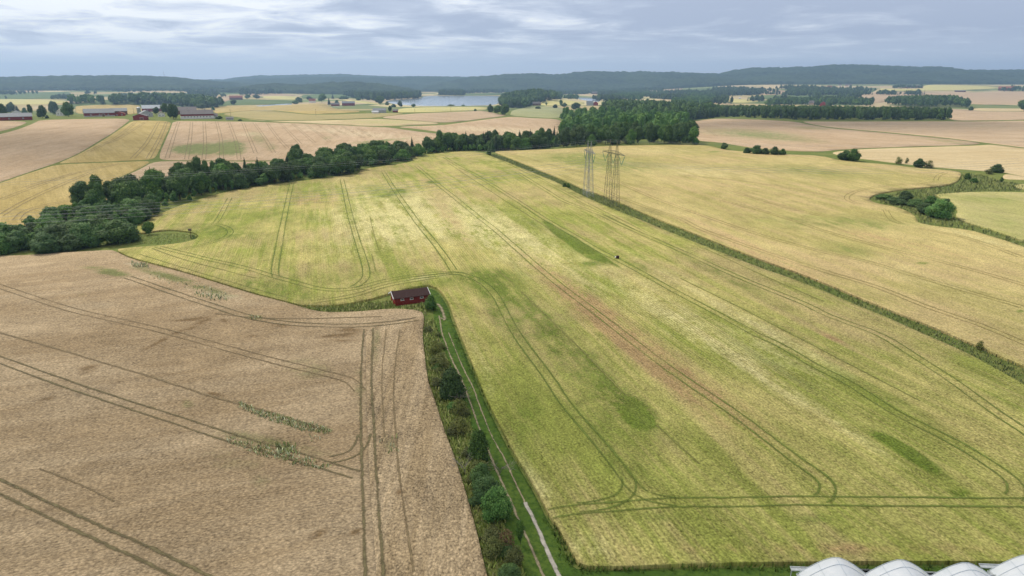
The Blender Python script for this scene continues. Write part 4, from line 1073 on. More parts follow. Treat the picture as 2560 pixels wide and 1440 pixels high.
SINGLES = [
 (300,613,104,66,'willow','big round bushy willow at the tip of the belt beside the grassy spit'),
 (120,637,80,56,'willow','round willow bulging out over the wheat edge at the left'),
 (190,628,75,46,'willow','low wide willow between the two round ones above the wheat edge'),
 (373,588,32,34,'round','small lone round tree on the grassy spit by the barley'),
 (651,468,36,22,'tall','pale slender bush at the foot of the belt behind the barley field'),
 (386,484,26,66,'spruce','pointed dark spruce rising from the back of the belt near its left end'),
 (405,482,20,52,'tall','thin birch just right of the pointed spruce at the back of the belt'),
 (440,475,26,56,'tall','slender birch second from the left spruce on the belt skyline'),
 (455,470,24,60,'tall','taller slender birch on the belt skyline below the pink field corner'),
 (482,468,34,62,'round','broad rounded tree on the belt skyline left of two spires'),
 (520,462,22,60,'tall','first of two close birch spires on the belt skyline'),
 (537,460,18,56,'tall','second of two close birch spires on the belt skyline'),
 (565,462,44,54,'round','wide dark tree on the belt skyline right of the birch spires'),
 (617,458,30,64,'spruce','left one of the pair of tall spruces on the belt skyline'),
 (645,456,28,62,'spruce','right one of the pair of tall spruces on the belt skyline'),
 (690,418,32,22,'bush','pale low bush in the notch behind the belt'),
 (720,405,18,24,'spruce','small dark spruce standing alone at the notch behind the belt'),
 (742,408,32,46,'round','tall tree at the right side of the notch in the belt'),
 (1135,374,30,38,'round','round topped tree standing above the narrow belt'),
 (1184,374,28,40,'spruce','dark spruce in the narrow belt left of the tallest one'),
 (1197,374,14,34,'spruce','thin spruce squeezed between the two big ones in the narrow belt'),
 (1219,374,28,48,'spruce','tallest dark spruce in the narrow belt near the ditch end'),
 (1222,388,14,22,'bush','small tree at the upper end of the long ditch'),
 (1252,371,18,34,'spruce','spruce on the belt right of the ditch end'),
 (1265,371,16,34,'spruce','second spruce on the belt right of the ditch end'),
 (1274,371,14,32,'spruce','third spruce on the belt right of the ditch end'),
 (1362,366,14,28,'spruce','left spruce of the small clump of three before the big wood'),
 (1371,366,14,30,'spruce','middle spruce of the small clump of three before the big wood'),
 (1379,366,14,28,'spruce','right spruce of the small clump of three before the big wood'),
 (1411,470,12,13,'bush','left one of two dark bushes on the long ditch left of the pylons'),
 (1420,470,12,12,'bush','right one of two dark bushes on the long ditch left of the pylons'),
 (1740,362,18,17,'bush','dark bush at the lower right corner of the big wood'),
 (1810,373,19,16,'bush','lone round bush on the grass strip right of the big wood'),
 (1868,385,22,16,'bush','leftmost bush of the thicket on the field edge'),
 (1890,387,30,24,'bush','tallest leafy bush of the thicket on the field edge'),
 (1912,388,24,18,'bush','third bush of the thicket on the field edge'),
 (1935,389,26,22,'bush','fourth bush of the thicket on the field edge'),
 (1955,389,20,17,'bush','rightmost bush of the thicket on the field edge'),
 (2113,402,40,25,'bush','left low half of the big dark bush pair on the right field edge'),
 (2132,404,40,32,'bush','right taller half of the big dark bush pair on the right field edge'),
 (2246,411,20,19,'scrub','thin brownish tree left of a small one on the right strip'),
 (2266,409,10,15,'scrub','small sparse sapling on the right strip'),
 (2296,420,28,23,'bush','dark small tree between sparse ones on the right strip'),
 (2320,421,28,20,'scrub','sparse brownish bush at the right of the strip group'),
 (2418,449,16,17,'bush','round bush in the rough grass below the far right trees'),
 (2434,457,20,12,'bush','low bush beside the round one in the rough grass'),
 (2490,432,34,22,'bush','domed dark tree at the far right end of the strip'),
 (2472,436,22,14,'scrub','low brownish scrub at the foot of the domed tree'),
 (2503,455,10,12,'bush','little bush at the edge of the pale field corner'),
 (2210,500,44,14,'willow','low spreading bush at the left tip of the green island'),
 (2240,512,50,18,'willow','low bush at the front of the green island'),
 (2262,504,38,26,'willow','round tree at the back of the green island'),
 (2290,518,44,20,'willow','middle low bush joining the two halves of the green island'),
 (2326,512,32,22,'bush','rounded tree at the back right of the green island'),
 (2312,536,44,28,'willow','low bush in front left of the largest one on the green island'),
 (2345,548,66,48,'willow','largest round dark tree on the green island in the right field'),
 (2363,520,30,24,'bush','tree behind the largest one on the green island'),
 (2448,876,20,26,'scrub','small spiky shrub sticking out of the long ditch'),
 (1076,778,36,40,'bush','round bush at the right end of the red shed'),
 (1132,1003,70,82,'bush','dark round tree beside the farm track'),
 (1195,1160,62,82,'bush','dark brown green bush, second tree down the farm track'),
 (1205,1225,62,60,'willow','bright bush right below the second tree by the farm track'),
 (1218,1270,70,72,'willow','middle bush of the hedge group by the farm track'),
 (1240,1310,84,84,'willow','largest lowest bush of the hedge group by the farm track'),
 (1301,1368,28,60,'tall','thin young sapling at the near end of the hedge beside the track'),
 (1100,925,50,42,'scrub','brownish scrub bush above the first dark tree by the track'),
 (1090,890,40,36,'scrub','highest low scrub bush on the verge by the track'),
 (1147,1040,46,40,'scrub','thin pale shrub just below the first dark tree'),
 (1150,1090,52,46,'scrub','olive scrub between the first and second trees by the track'),
 (1265,1380,44,52,'rust','rusty leaved shrub at the near end of the hedge'),
 (1285,1425,60,56,'scrub','yellowish scrub below the rusty shrub at the bottom edge'),
 (1232,1400,54,50,'scrub','tall weedy scrub left of the rusty shrub at the bottom edge'),
 (8,293,26,34,'round','leftmost dark tree at the far left farm'),(28,284,22,28,'round','tree behind the long red shed at the far left'),(45,284,16,22,'spruce','pointed tree behind the long red shed'),(63,287,14,18,'bush','bush at the right end of the long red shed'),
 (79,294,15,32,'tall','narrow poplar right of the long red shed'),(107,296,24,32,'round','dark tree on the grass between poplar and white house'),(135,287,24,33,'round','tree left of the white farmhouse'),(172,292,34,36,'round','large tree right of the white farmhouse'),(118,296,10,8,'bush','small bush under the dark tree by the white house'),
 (391,288,18,20,'round','small round tree in the middle of the big farmyard'),(415,284,25,25,'round','tree behind the white cottage in the big farm'),(434,298,28,38,'round','large dark tree in front of the long barn'),(505,273,30,14,'round','dark treetop behind the long roofed barn'),(533,276,10,10,'bush','reddish small tree at the right end of the long barn'),
 (548,298,18,8,'bush','garden bush right of the long barn'),(600,302,12,4,'bush','tiny bush at the field corner right of the farm'),
 (748,257,20,14,'round','tree left of the white house on the far knoll'),(738,260,18,9,'bush','bush at the left end of the far knoll'),(774,251,18,10,'round','tree behind the white house on the far knoll'),(805,256,26,22,'round','large tree right of the white house on the far knoll'),(832,247,8,12,'spruce','lone conifer on the skyline of the far knoll'),(823,262,10,18,'spruce','conifer at the left of the far red farm'),(842,260,12,10,'bush','bush between the far red buildings'),
 (860,248,28,8,'bush','low hedge tree on the yellow slope'),(896,251,14,9,'bush','round tree on the yellow slope'),(585,262,15,13,'round','round tree on the green meadow left of the river'),(620,247,14,11,'round','first of two round trees right of the far brown barn'),(642,248,20,11,'round','second of two round trees right of the far brown barn'),
 (950,262,26,22,'round','tree at the left tip of the lake'),(968,263,12,9,'bush','bush at the left shore of the lake'),(1001,269,14,17,'round','tree in front of the lake left part'),(984,268,14,8,'bush','bush in front of the lake left end'),(1034,269,12,9,'round','small round tree in front of the lake'),(1128,265,18,4,'bush','low bush on the near lake shore'),(1158,265,10,3,'bush','small low bush on the near lake shore'),(1188,278,8,6,'bush','small bush on the pale shore field'),
 (975,279,10,14,'round','tree between the grey barns in front of the lake'),(1226,281,16,20,'bush','lighter bush at the left of the dark clump'),(1245,286,24,22,'round','dark tree in the middle of the clump above the pink field'),(1262,288,24,28,'round','reddish dark tree at the right of the clump above the pink field'),
 (1402,266,12,16,'tall','slender tree on the hill above the sage field'),(1411,267,16,10,'bush','bush right of the slender tree on the hill'),(1438,274,26,17,'round','round tree at the right of the sage field'),(1388,270,14,9,'bush','bush on the hill above the sage field'),(1345,272,16,6,'bush','low bush below the hill wood'),(1366,264,6,8,'tall','tiny tree by the house on the hill'),
 (2022,258,8,8,'bush','bush by the white gabled house on the right'),(2043,267,14,15,'round','dark tree left of the red barn on the right'),(2072,267,18,14,'round','dark tree right of the red barn on the right'),(2560,279,34,30,'round','dark tree cut by the right edge of the picture'),(2427,276,12,10,'bush','small round bush at the end of the rocky copse'),
 (2188,226,7,6,'bush','single bush on the far green meadow'),(2151,234,5,5,'bush','tiny bush on the far green meadow'),
]
for (u, v, w, h, k, lab) in SINGLES:
    plant_px(u, v, w, h, k, lab, name='bush' if 'bush' in lab or k == 'bush' else None)

for x, y in scatter([(1064,810),(1086,810),(1098,850),(1118,900),(1150,1005),(1192,1110),(1226,1200),(1258,1300),(1296,1395),(1330,1490),(1250,1490),(1215,1380),(1180,1240),(1130,1090),(1098,985),(1082,940),(1072,880)], 3.1, 77, maxn=34):
    k = rnd.choice(['scrub', 'scrub', 'willow']); h = rnd.uniform(0.9, 1.9)
    plant((x, y, float(H(x, y))), h, h * rnd.uniform(1.3, 1.9), k, 'low tangled scrub merging into the tall grass beside the farm track', 'low scrub along the farm track verge', name='scrub_bush')

# ---- distant woods: crowns joined into one wood each, nobody could count them
def wood(name, polys, kinds, hr, seed, lod=1):
    r = np.random.RandomState(seed)
    protos = []
    for k in kinds:
        if k == 'spruce':
            protos.append((spruce_arrays(seed + 5, 7 if lod else 9, 12, 0.1), 0.42, 2))
        else:
            L = lobes_round(random.Random(seed + 3), 6) if k == 'round' else lobes_tall(random.Random(seed + 4), 6)
            protos.append((crown_arrays(L, 330 if lod == 0 else 110, 0.055 if lod == 0 else 0.085, seed + 1, core=0.82), 0.72 if k == 'round' else 0.5, 0 if k == 'round' else 1))
    VV = []; FF = []; AA = []; MI = []; n0 = 0
    for poly, sp in polys:
        if sp > 0:
            P = scatter(poly, sp, seed + 7)
        else:      # very far: thin row of trees following the outline's area as seen
            q = np.array(poly, float); x0, y0 = q.min(0); x1, y1 = q.max(0)
            n = int((x1 - x0) * (y1 - y0 + 1) / (sp * sp))
            c = np.stack([r.uniform(x0, x1, n * 3), r.uniform(y0, y1 + 0.01, n * 3)], -1)
            c = c[inside(q, c)][:n]
            P = ground_px(c[:, 0], c[:, 1])[:, :2]
        for x, y in P:
            pi = r.randint(len(protos)); (V, Fq, var), wr, mi = protos[pi]
            h = r.uniform(*hr); w = h * wr * r.uniform(0.8, 1.3)
            a = r.rand() * 6.283; ca, sa = math.cos(a), math.sin(a)
            z = float(H(x, y))
            Q = np.stack([(V[:, 0] * ca - V[:, 1] * sa) * w + x, (V[:, 0] * sa + V[:, 1] * ca) * w + y, V[:, 2] * h + z], -1)
            VV.append(Q); FF.append(Fq + n0); n0 += len(Q)
            AA.append(np.clip(var * 0.55 + 0.65 * r.rand() ** 1.4 - 0.08, 0, 1)); MI.append(np.full(len(Fq), 1 if mi == 2 else 0))
    if not VV: return None
    me = np_mesh(name, np.vstack(VV), np.vstack(FF), [M['leaf'], M['needle']])
    me.polygons.foreach_set('material_index', np.concatenate(MI).astype(np.int32))
    at = me.attributes.new('var', 'FLOAT', 'POINT'); at.data.foreach_set('value', np.concatenate(AA).astype(np.float32))
    o = link(bpy.data.objects.new(name, me))
    tag(o, kind='stuff')
    return o

def woodtag(o, lab, cat='wood'):
    if o: tag(o, lab, cat)

woodtag(wood('undergrowth', [([(-60,636),(60,632),(150,622),(240,606),(300,585),(345,562),(400,533),(440,516),(505,496),(560,480),(640,467),(720,456),(800,446),(893,434),(893,424),(950,415),(1024,403),(1026,396),(1060,388),(1120,381),(1180,378),(1225,381),(1225,372),(1100,374),(1020,389),(950,392),(870,399),(800,408),(745,418),(650,436),(560,448),(450,460),(340,490),(255,503),(190,525),(110,560),(-60,612)], 5.2)], ['round', 'round', 'tall'], (3.0, 6.0), 305, 1), 'dense leafy undergrowth filling the tree belt along the stream', 'undergrowth')
# big wood in the middle: front rank as single trees, the rest as one mass
FRONT = [(1392,371),(1480,366),(1560,364),(1640,362.5),(1735,361.5),(1738,352),(1722,340),(1700,342),(1600,348),(1500,350),(1400,356)]
for x, y in scatter(FRONT, 11.0, 300, maxn=46):
    k = rnd.choice(['round', 'round', 'tall', 'bush'])
    h = rnd.uniform(11, 16) * (0.6 if k == 'bush' else 1); w = h * dict(round=0.8, tall=0.5, bush=1.1)[k]
    plant((x, y, float(H(x, y))), h, max(w, 8), k, 'leafy tree in the front row of the big wood behind the pylons', 'front row trees of the big central wood')
woodtag(wood('woodland', [([(1398,358),(1500,351),(1600,349),(1700,343),(1722,338),(1704,318),(1686,310),(1640,306),(1560,300),(1480,300),(1410,308),(1402,322),(1426,324),(1408,345)], 11.5)], ['round', 'round', 'tall', 'spruce'], (11, 22), 310, 0), 'big dark mixed wood in the middle behind the two pylons')
woodtag(wood('woodland', [([(1505,292),(1560,298),(1640,304),(1690,308),(1750,299),(1800,292),(1800,284),(1700,280),(1612,272),(1560,268),(1512,274)], 15)], ['spruce', 'round', 'spruce'], (18, 25), 320, 1), 'dark spruce hump rising behind the big central wood')
woodtag(wood('woodland', [([(1690,311),(1750,299),(1800,293.5),(1846,292.5),(1900,296),(2000,300),(2090,301),(2200,301),(2372,301),(2376,298),(2300,293),(2200,290),(2080,287),(1950,284),(1850,282),(1760,283),(1700,292)], 12)], ['tall', 'tall', 'spruce', 'round'], (14, 18), 330, 1), 'long straight plantation of slender trees above the pink field on the right')
woodtag(wood('woodland', [([(270,263),(330,261),(420,263),(500,272),(556,268),(548,262),(500,256),(430,251),(340,251),(285,255)], 16)], ['round', 'round', 'spruce'], (20, 27), 340, 1), 'dark rounded wood behind the big farm on the left')
woodtag(wood('woodland', [([(168,262),(240,259),(262,262),(262,255),(230,252),(175,254)], 16)], ['spruce', 'round'], (17, 23), 345, 1), 'black conifer clump left of the rounded wood')
woodtag(wood('woodland', [([(1248,262),(1268,270),(1310,271),(1332,262),(1360,256),(1402,247),(1400,240),(1340,236),(1290,240),(1255,252)], 13)], ['spruce', 'spruce', 'round'], (19, 27), 350, 1), 'dark steep wooded knoll beside the lake')
woodtag(wood('woodland', [([(2215,262),(2260,268),(2330,270),(2395,268),(2420,272),(2422,266),(2380,258),(2310,254),(2240,256)], 16)], ['round', 'tall', 'round'], (18, 24), 360, 1), 'low rounded copse with bare rock at its foot on the right')
woodtag(wood('woodland', [([(1915,265),(2000,262),(2090,262),(2180,265),(2180,258),(2080,254),(1990,252),(1915,258)], 17)], ['round', 'spruce', 'round'], (12, 18), 370, 1), 'tree row around the white house above the plantation')
woodtag(wood('woodland', [([(1683,256),(1730,250),(1790,252),(1764,268),(1737,270),(1700,282),(1672,276)], 15), ([(1520,245),(1560,249),(1600,252),(1610,243),(1670,240),(1665,234),(1560,236)], 20), ([(1700,244),(1780,250),(1790,243),(1720,236)], 18), ([(1405,247),(1450,249),(1440,245)], 18)], ['round', 'spruce', 'round'], (13, 20), 380, 1), 'scattered dark trees around the baled stubble field right of the lake')
woodtag(wood('woodland', [([(1790,243),(1850,239),(1900,238),(1908,231),(1860,224),(1800,226),(1760,234)], 21), ([(1400,224),(1500,225),(1540,230),(1600,230),(1600,220),(1400,219)], 34), ([(1600,218),(1720,219),(1720,214),(1600,213)], 40), ([(1520,241),(1545,241),(1540,233),(1525,233)], 30)], ['round', 'round', 'spruce'], (16, 24), 390, 1), 'hazy valley woods below the right hand hills')
woodtag(wood('woodland', [([(1964,238),(2040,239),(2135,238),(2130,229),(2060,224),(1970,228)], 20), ([(2230,222),(2305,222),(2305,219),(2230,219)], 30), ([(2500,229),(2600,229),(2600,222),(2530,222)], 30)], ['round', 'spruce', 'round'], (16, 22), 400, 1), 'dark copse hiding a hamlet beside the far green meadow')
woodtag(wood('woodland', [([(1095,239),(1160,239),(1165,231),(1110,229)], 26), ([(1180,234),(1270,233),(1270,229),(1210,229)], 40), ([(900,249),(930,252),(1005,249.5),(1050,246),(1052,241),(1045,238),(960,236),(880,233),(860,240)], 24), ([(600,239),(640,238),(730,233),(730,228),(600,227)], 30)], ['round', 'spruce', 'round'], (18, 28), 410, 1), 'hazy woods along the left shore of the lake')
woodtag(wood('woodland', [([(0,238),(60,237),(100,236),(90,233),(40,233)], 36), ([(125,250),(175,250),(178,243),(150,243)], 26), ([(-60,250),(20,249),(20,246),(-60,246)], 40), ([(115,227),(300,229),(560,230),(620,228),(620,225),(300,225),(115,224)], 34), ([(300,245),(560,246),(570,240),(300,240)], 40)], ['round', 'round'], (12, 18), 420, 1), 'pale hazy hedgerow trees on the fields at the far left')

# small copses dotted over the far plain
_r = random.Random(21); _clumps = []
LAKEBOX = [(930, 1300, 234, 270), (1425, 1520, 240, 258), (620, 745, 254, 268), (2330, 2660, 228, 262)]
for k in range(110):
    u = _r.choice([_r.uniform(-60, 2620), _r.uniform(1400, 2150)]); v = _r.uniform(221, 258) if _r.random() < 0.6 else _r.uniform(221, 238)
    if any(a < u < b and c < v < d for a, b, c, d in LAKEBOX) or (v > 240 and u < 560) or (v > 246 and 560 < u < 930): continue
    w = _r.uniform(12, 48); h = _r.uniform(1.2, 2.6)
    _clumps.append(([(u - w, v), (u - w * 0.4, v + h), (u + w * 0.5, v + h), (u + w, v + 0.3), (u + w * 0.4, v - h), (u - w * 0.5, v - h)], 22 if v > 235 else 32))
woodtag(wood('copses', _clumps, ['round', 'spruce', 'round'], (12, 22), 430, 1), 'small hazy copses and hedgerow trees dotted over the far farmland')

# ---- forested hills: canopy that rises and falls with every tree
mh, t, b = new_mat('hill_forest')
geo = N(t, 'ShaderNodeNewGeometry')
n1 = noise(t, geo.outputs['Position'], 0.004, 5, 0.6, 0.3)
n2 = noise(t, geo.outputs['Position'], 0.035, 4, 0.7)
c = ramp(t, n1, [(0.40, (0.010, 0.020, 0.010)), (0.60, (0.038, 0.060, 0.024))])
c = mixc(t, ramp(t, n2, [(0.35, (0, 0, 0)), (0.7, (1, 1, 1))]), c, (0.07, 0.10, 0.04))
t.links.new(c, b.inputs['Base Color']); b.inputs['Roughness'].default_value = 0.9; b.inputs['Specular IOR Level'].default_value = 0.05

def hill(name, D, sky_px, base_y, seed, dx=17, depth=900, rows=44, tree=15, lab=None):
    """a wooded ridge: D metres away, its skyline traced at the photograph's columns"""
    r = np.random.RandomState(seed)
    sp = np.array(sky_px, float)
    us = np.arange(sp[0, 0], sp[-1, 0], dx / D * F * 1.0)
    vs = np.interp(us, sp[:, 0], sp[:, 1])
    fade = S((us - us[0]) / 60) * 1.0 if False else np.ones(len(us))
    cx = (us - 1280) / F
    c, s = math.cos(PITCH), math.sin(PITCH)
    rows_t = np.concatenate([np.linspace(0, 1, rows), np.linspace(1.12, 2.0, 10)])
    X = []; Z = []; Y = []
    for ft in rows_t:
        if ft <= 1:
            y = D + (ft - 1) * depth
        else:
            y = D + (ft - 1) * depth
        # skyline height at distance D
        d = rays(us, vs)
        ztop = CAM_Z + d[:, 2] / d[:, 1] * D
        x = d[:, 0] / d[:, 1] * D
        g = H(x, np.full_like(x, y))
        rise = ft ** 0.8 if ft <= 1 else 1 - 0.6 * (ft - 1)
        k = 0.75 + 0.25 * math.sin(ft * 7 + seed)
        und = 0.10 * np.sin(x / 260 + seed) * np.sin(ft * 9 + x / 400) + 0.07 * np.sin(x / 110 + ft * 14)
        und *= (1 - abs(2 * min(ft, 1) - 1)) if ft <= 1 else 0
        zz = g + (ztop - g - tree * 0.6) * np.clip(rise + und, 0, 1.0)
        X.append(x); Y.append(np.full_like(x, y)); Z.append(zz)
    X = np.array(X); Y = np.array(Y); Z = np.array(Z)
    nrw, ncl = X.shape
    jit = r.rand(nrw, ncl)
    can = tree * (0.45 + 0.75 * jit ** 1.3)
    Z2 = Z + can
    Z2[0] = Z[0] - 6
    X2 = X + r.uniform(-0.4, 0.4, X.shape) * dx; Y2 = Y + r.uniform(-0.4, 0.4, X.shape) * depth / rows
    V = np.stack([X2, Y2, Z2], -1).reshape(-1, 3)
    i, j = np.meshgrid(np.arange(nrw - 1), np.arange(ncl - 1), indexing='ij')
    a = (i * ncl + j).ravel()
    Fq = np.stack([a, a + 1, a + ncl + 1, a + ncl], -1)
    me = np_mesh(name, V, Fq, mh)
    o = link(bpy.data.objects.new(name, me))
    tag(o, kind='structure')
    return o

hill('hills', 8200, [(380,200),(460,202),(540,199),(580,201),(600,194),(650,189),(700,189),(760,187),(850,186),(920,189),(980,192),(1040,191),(1120,192),(1180,193),(1280,190),(1400,192),(1800,187),(1850,192)], 225, 1, dx=26, depth=1500)
hill('hills', 6900, [(520,214),(560,206),(620,199),(700,196),(780,193),(900,194),(1000,194),(1060,192),(1120,192),(1180,197),(1260,206),(1300,215)], 225, 2, dx=22, depth=1200)
hill('hills', 5900, [(1080,212),(1150,199),(1180,193),(1240,188),(1280,185),(1340,184),(1390,187),(1430,182),(1495,178),(1540,180),(1600,179),(1680,181),(1740,183),(1790,185),(1850,190),(1900,197)], 225, 3, dx=19, depth=700, rows=34)
hill('hills', 4900, [(-700,200),(-300,196),(-60,195),(0,194),(60,193),(130,191),(250,190),(350,190.5),(410,192.5),(440,195),(470,199),(500,202),(560,208),(590,214),(610,224)], 228, 4, dx=16, depth=900)
hill('hills', 6100, [(1760,200),(1790,190),(1830,177),(1880,170),(1950,169),(2030,167),(2080,162),(2150,162),(2220,165),(2300,168),(2350,167),(2390,174),(2450,176),(2560,175),(2700,178),(3000,170),(3300,180)], 225, 5, dx=18, depth=1100)
hill('hills', 4200, [(596,228),(640,214),(700,209),(720,213),(780,212),(830,207),(880,206),(940,210),(980,215),(1020,222),(1045,232)], 232, 6, dx=15, depth=420, rows=24)
hill('hills', 5300, [(1590,222),(1620,207),(1660,199),(1720,194),(1770,194),(1810,197),(1860,204),(1890,214),(1905,224)], 228, 7, dx=15, depth=420, rows=24)
hill('hills', 5500, [(1150,224),(1200,210),(1260,204),(1340,200),(1420,203),(1520,206),(1600,208),(1640,216),(1650,224)], 228, 8, dx=15, depth=420, rows=24)
# ------------------------------------------------------------------ building materials
M['red_wall'] = simple_mat('red_timber', (0.22, 0.035, 0.028), 0.8, 0.2, 1.2, 0.1, stretch=(6, 6, 0.6))
M['bright_red_wall'] = simple_mat('bright_red_timber', (0.30, 0.045, 0.03), 0.8, 0.2, 1.2, 0.1, stretch=(6, 6, 0.6))
M['brown_wall'] = simple_mat('brown_timber', (0.17, 0.08, 0.06), 0.8, 0.2, 1.2, 0.1)
M['white_wall'] = simple_mat('white_timber', (0.72, 0.70, 0.66), 0.7, 0.08, 1.0, 0.2)
M['grey_wall'] = simple_mat('grey_render', (0.42, 0.42, 0.42), 0.8, 0.1, 1.0, 0.1)
M['pink_wall'] = simple_mat('pinkish_render', (0.6, 0.42, 0.34), 0.8, 0.1, 1.0, 0.1)
M['stone_base'] = simple_mat('stone_plinth', (0.45, 0.43, 0.40), 0.9, 0.25, 1.5, 0.1)
M['grey_roof'] = simple_mat('grey_metal_roof', (0.20, 0.215, 0.23), 0.6, 0.15, 0.6, 0.3, stretch=(3, 0.5, 1))
M['slate_roof'] = simple_mat('grey_brown_tile_roof', (0.20, 0.18, 0.175), 0.8, 0.2, 1.5, 0.15)
M['white_roof'] = simple_mat('pale_sheet_roof', (0.58, 0.60, 0.62), 0.5, 0.15, 0.3, 0.3)
M['red_roof'] = simple_mat('red_tile_roof', (0.34, 0.13, 0.09), 0.8, 0.2, 1.5, 0.1)
M['brown_roof'] = simple_mat('dark_brown_roof', (0.062, 0.032, 0.028), 0.75, 0.25, 1.5, 0.2, stretch=(4, 1, 1))
M['glass'] = simple_mat('dark_window_glass', (0.05, 0.06, 0.07), 0.15, 0.1, 1.0, 0.6)
M['white_paint'] = simple_mat('white_paint', (0.78, 0.78, 0.76), 0.5, 0.05, 2.0, 0.3)
M['steel'] = simple_mat('galvanised_steel', (0.30, 0.31, 0.30), 0.5, 0.15, 2.0, 0.4, 0.3)
M['weathered_steel'] = simple_mat('weathered_green_steel', (0.15, 0.155, 0.09), 0.6, 0.2, 2.0, 0.3, 0.2)
M['insulator'] = simple_mat('green_glass_insulator', (0.05, 0.22, 0.15), 0.3, 0.1, 2.0, 0.5)
M['cable'] = simple_mat('aluminium_cable', (0.42, 0.42, 0.43), 0.4, 0.1, 1.0, 0.5, 0.5)
M['pole'] = simple_mat('pole_timber', (0.14, 0.11, 0.08), 0.9, 0.2, 2.0, 0.1)
M['rock'] = simple_mat('bare_rock', (0.32, 0.29, 0.26), 0.9, 0.3, 0.15, 0.1)
M['wrap'] = simple_mat('white_bale_wrap', (0.75, 0.75, 0.75), 0.4, 0.05, 2.0, 0.4)

def house(name, x0, x1, yb, ye, yr, wall, roof, label, cat='house', mode='side', depth=9.0, yaw=0.0, nwin=0, base=None, win='white_paint', low=None, door=False, group=None, chim=0):
    """gabled building standing where its foot is seen; x0..x1 width, yb foot, ye eave, yr ridge (photograph pixels)"""
    p = G((x0 + x1) / 2, yb); d = depth_of(p)
    el = math.atan2(CAM_Z - p[2], math.hypot(p[0], p[1]))
    Wd = (x1 - x0) * d / F; he = max((yb - ye) * d / F, 2.0); hr = max((yb - yr) * d / F - depth * 0.5 * math.sin(el), he + 1.2)
    az = -math.atan2(p[0], p[1]) + yaw
    e = empty(name, p, az); tag(e, label, cat, group)
    if mode == 'side':
        L, Wt = Wd, depth
    else:
        L, Wt = depth, Wd
    # local frame: long axis lx, ridge along lx; front faces -y for 'side', gable faces -y for 'gable'
    def P(l, w, z):
        return (l, w + depth / 2, z) if mode == 'side' else (w, l + depth / 2, z)
    mb = MB(); l, w = L / 2, Wt / 2
    mb.quad(P(-l, -w, -1), P(l, -w, -1), P(l, -w, he), P(-l, -w, he))
    mb.quad(P(l, w, -1), P(-l, w, -1), P(-l, w, he), P(l, w, he))
    mb.poly([P(l, -w, -1), P(l, w, -1), P(l, w, he), P(l, 0, hr), P(l, -w, he)])
    mb.poly([P(-l, w, -1), P(-l, -w, -1), P(-l, -w, he), P(-l, 0, hr), P(-l, w, he)])
    mb.build('wall', M[wall], e)
    if base:
        bb = MB(); bb.box(P(0, 0, base / 2 - 0.5), (L + 0.16, Wt + 0.16, base + 1) if mode == 'side' else (Wt + 0.16, L + 0.16, base + 1)); bb.build('stone_base', M['stone_base'], e)
    if low:
        bb = MB(); bb.box(P(0, 0, he * low / 2), (L + 0.12, Wt + 0.12, he * low) if mode == 'side' else (Wt + 0.12, L + 0.12, he * low)); bb.build('lower_wall', M['white_wall'], e)
    rf = MB(); ov = 0.45; sl = (hr - he) / w; th = 0.25
    for sgn in (-1, 1):
        a = P(-l - ov, sgn * (w + ov), he - ov * sl + 0.05); b_ = P(l + ov, sgn * (w + ov), he - ov * sl + 0.05); c_ = P(l + ov, 0, hr + 0.05); d_ = P(-l - ov, 0, hr + 0.05)
        up = [tuple(np.array(q) + (0, 0, th)) for q in (a, b_, c_, d_)]
        rf.quad(*up); rf.quad(a, b_, c_, d_)
        rf.quad(a, b_, up[1], up[0]); rf.quad(b_, c_, up[2], up[1]); rf.quad(d_, a, up[0], up[3])
    ro = rf.build('roof', M[roof], e)
    for k in range(chim):
        cb = MB(); cb.box(P(l * (0.5 - k), 0, hr + 0.3), (0.8, 0.8, 1.8)); cb.build('chimney', M['stone_base'], ro)
    def opening(nm, l_, z_, ww, hh, side=-1, mat='glass', frame=None):
        # on the visible long side for 'side', on the gable for 'gable'
        fb = MB()
        if mode == 'side':
            c = P(l_, -w - 0.05, z_); fb.box((c[0], c[1], c[2]), (ww + 0.35, 0.1, hh + 0.35)); gb = MB(); gb.box((c[0], c[1] - 0.06, c[2]), (ww, 0.06, hh))
        else:
            c = P(-l - 0.05, l_, z_); fb.box((c[0], c[1], c[2]), (ww + 0.35, 0.1, hh + 0.35)); gb = MB(); gb.box((c[0], c[1] - 0.06, c[2]), (ww, 0.06, hh))
        o = fb.build(nm, M[win], e); gb.build('pane' if nm == 'window' else 'leaf', M[mat], o)
    span = L if mode == 'side' else Wt
    for k in range(nwin):
        x = (-0.5 + (k + 0.5) / nwin) * span * 0.86
        opening('window', x, he * (0.55 if not low else 0.45), 1.0, 1.1)
    if door:
        opening('door', span * 0.12, 1.5, 3.0, 3.0, mat='brown_wall')
    return e

FARM = 'buildings of the big farm on the left'
house('red_barn', 217, 283, 291.5, 282.5, 272.5, 'red_wall', 'grey_roof', 'long red barn with grey roof and stone base at the big farm', 'barn', depth=15, yaw=0.06, base=1.2, nwin=3, door=True)
house('red_barn', 281, 317, 287, 278, 271, 'brown_wall', 'grey_roof', 'dark barn with grey roof joined behind the right end of the red barn', 'barn', depth=13, yaw=0.06)
house('red_shed', 287, 311, 290, 284.5, 280, 'bright_red_wall', 'red_roof', 'small bright red building in front of the joined barns', 'shed', 'gable', depth=8, yaw=-0.1, nwin=2)
house('red_shed', 335, 366, 300.5, 291, 285, 'red_wall', 'slate_roof', 'dark red gabled shed nearest the fields at the big farm', 'shed', 'gable', depth=12, yaw=-0.15, door=True)
house('farmhouse', 354, 382, 292, 284, 276.5, 'grey_wall', 'grey_roof', 'grey gabled house behind the dark red shed', 'house', 'gable', depth=10, nwin=2, yaw=0.2)
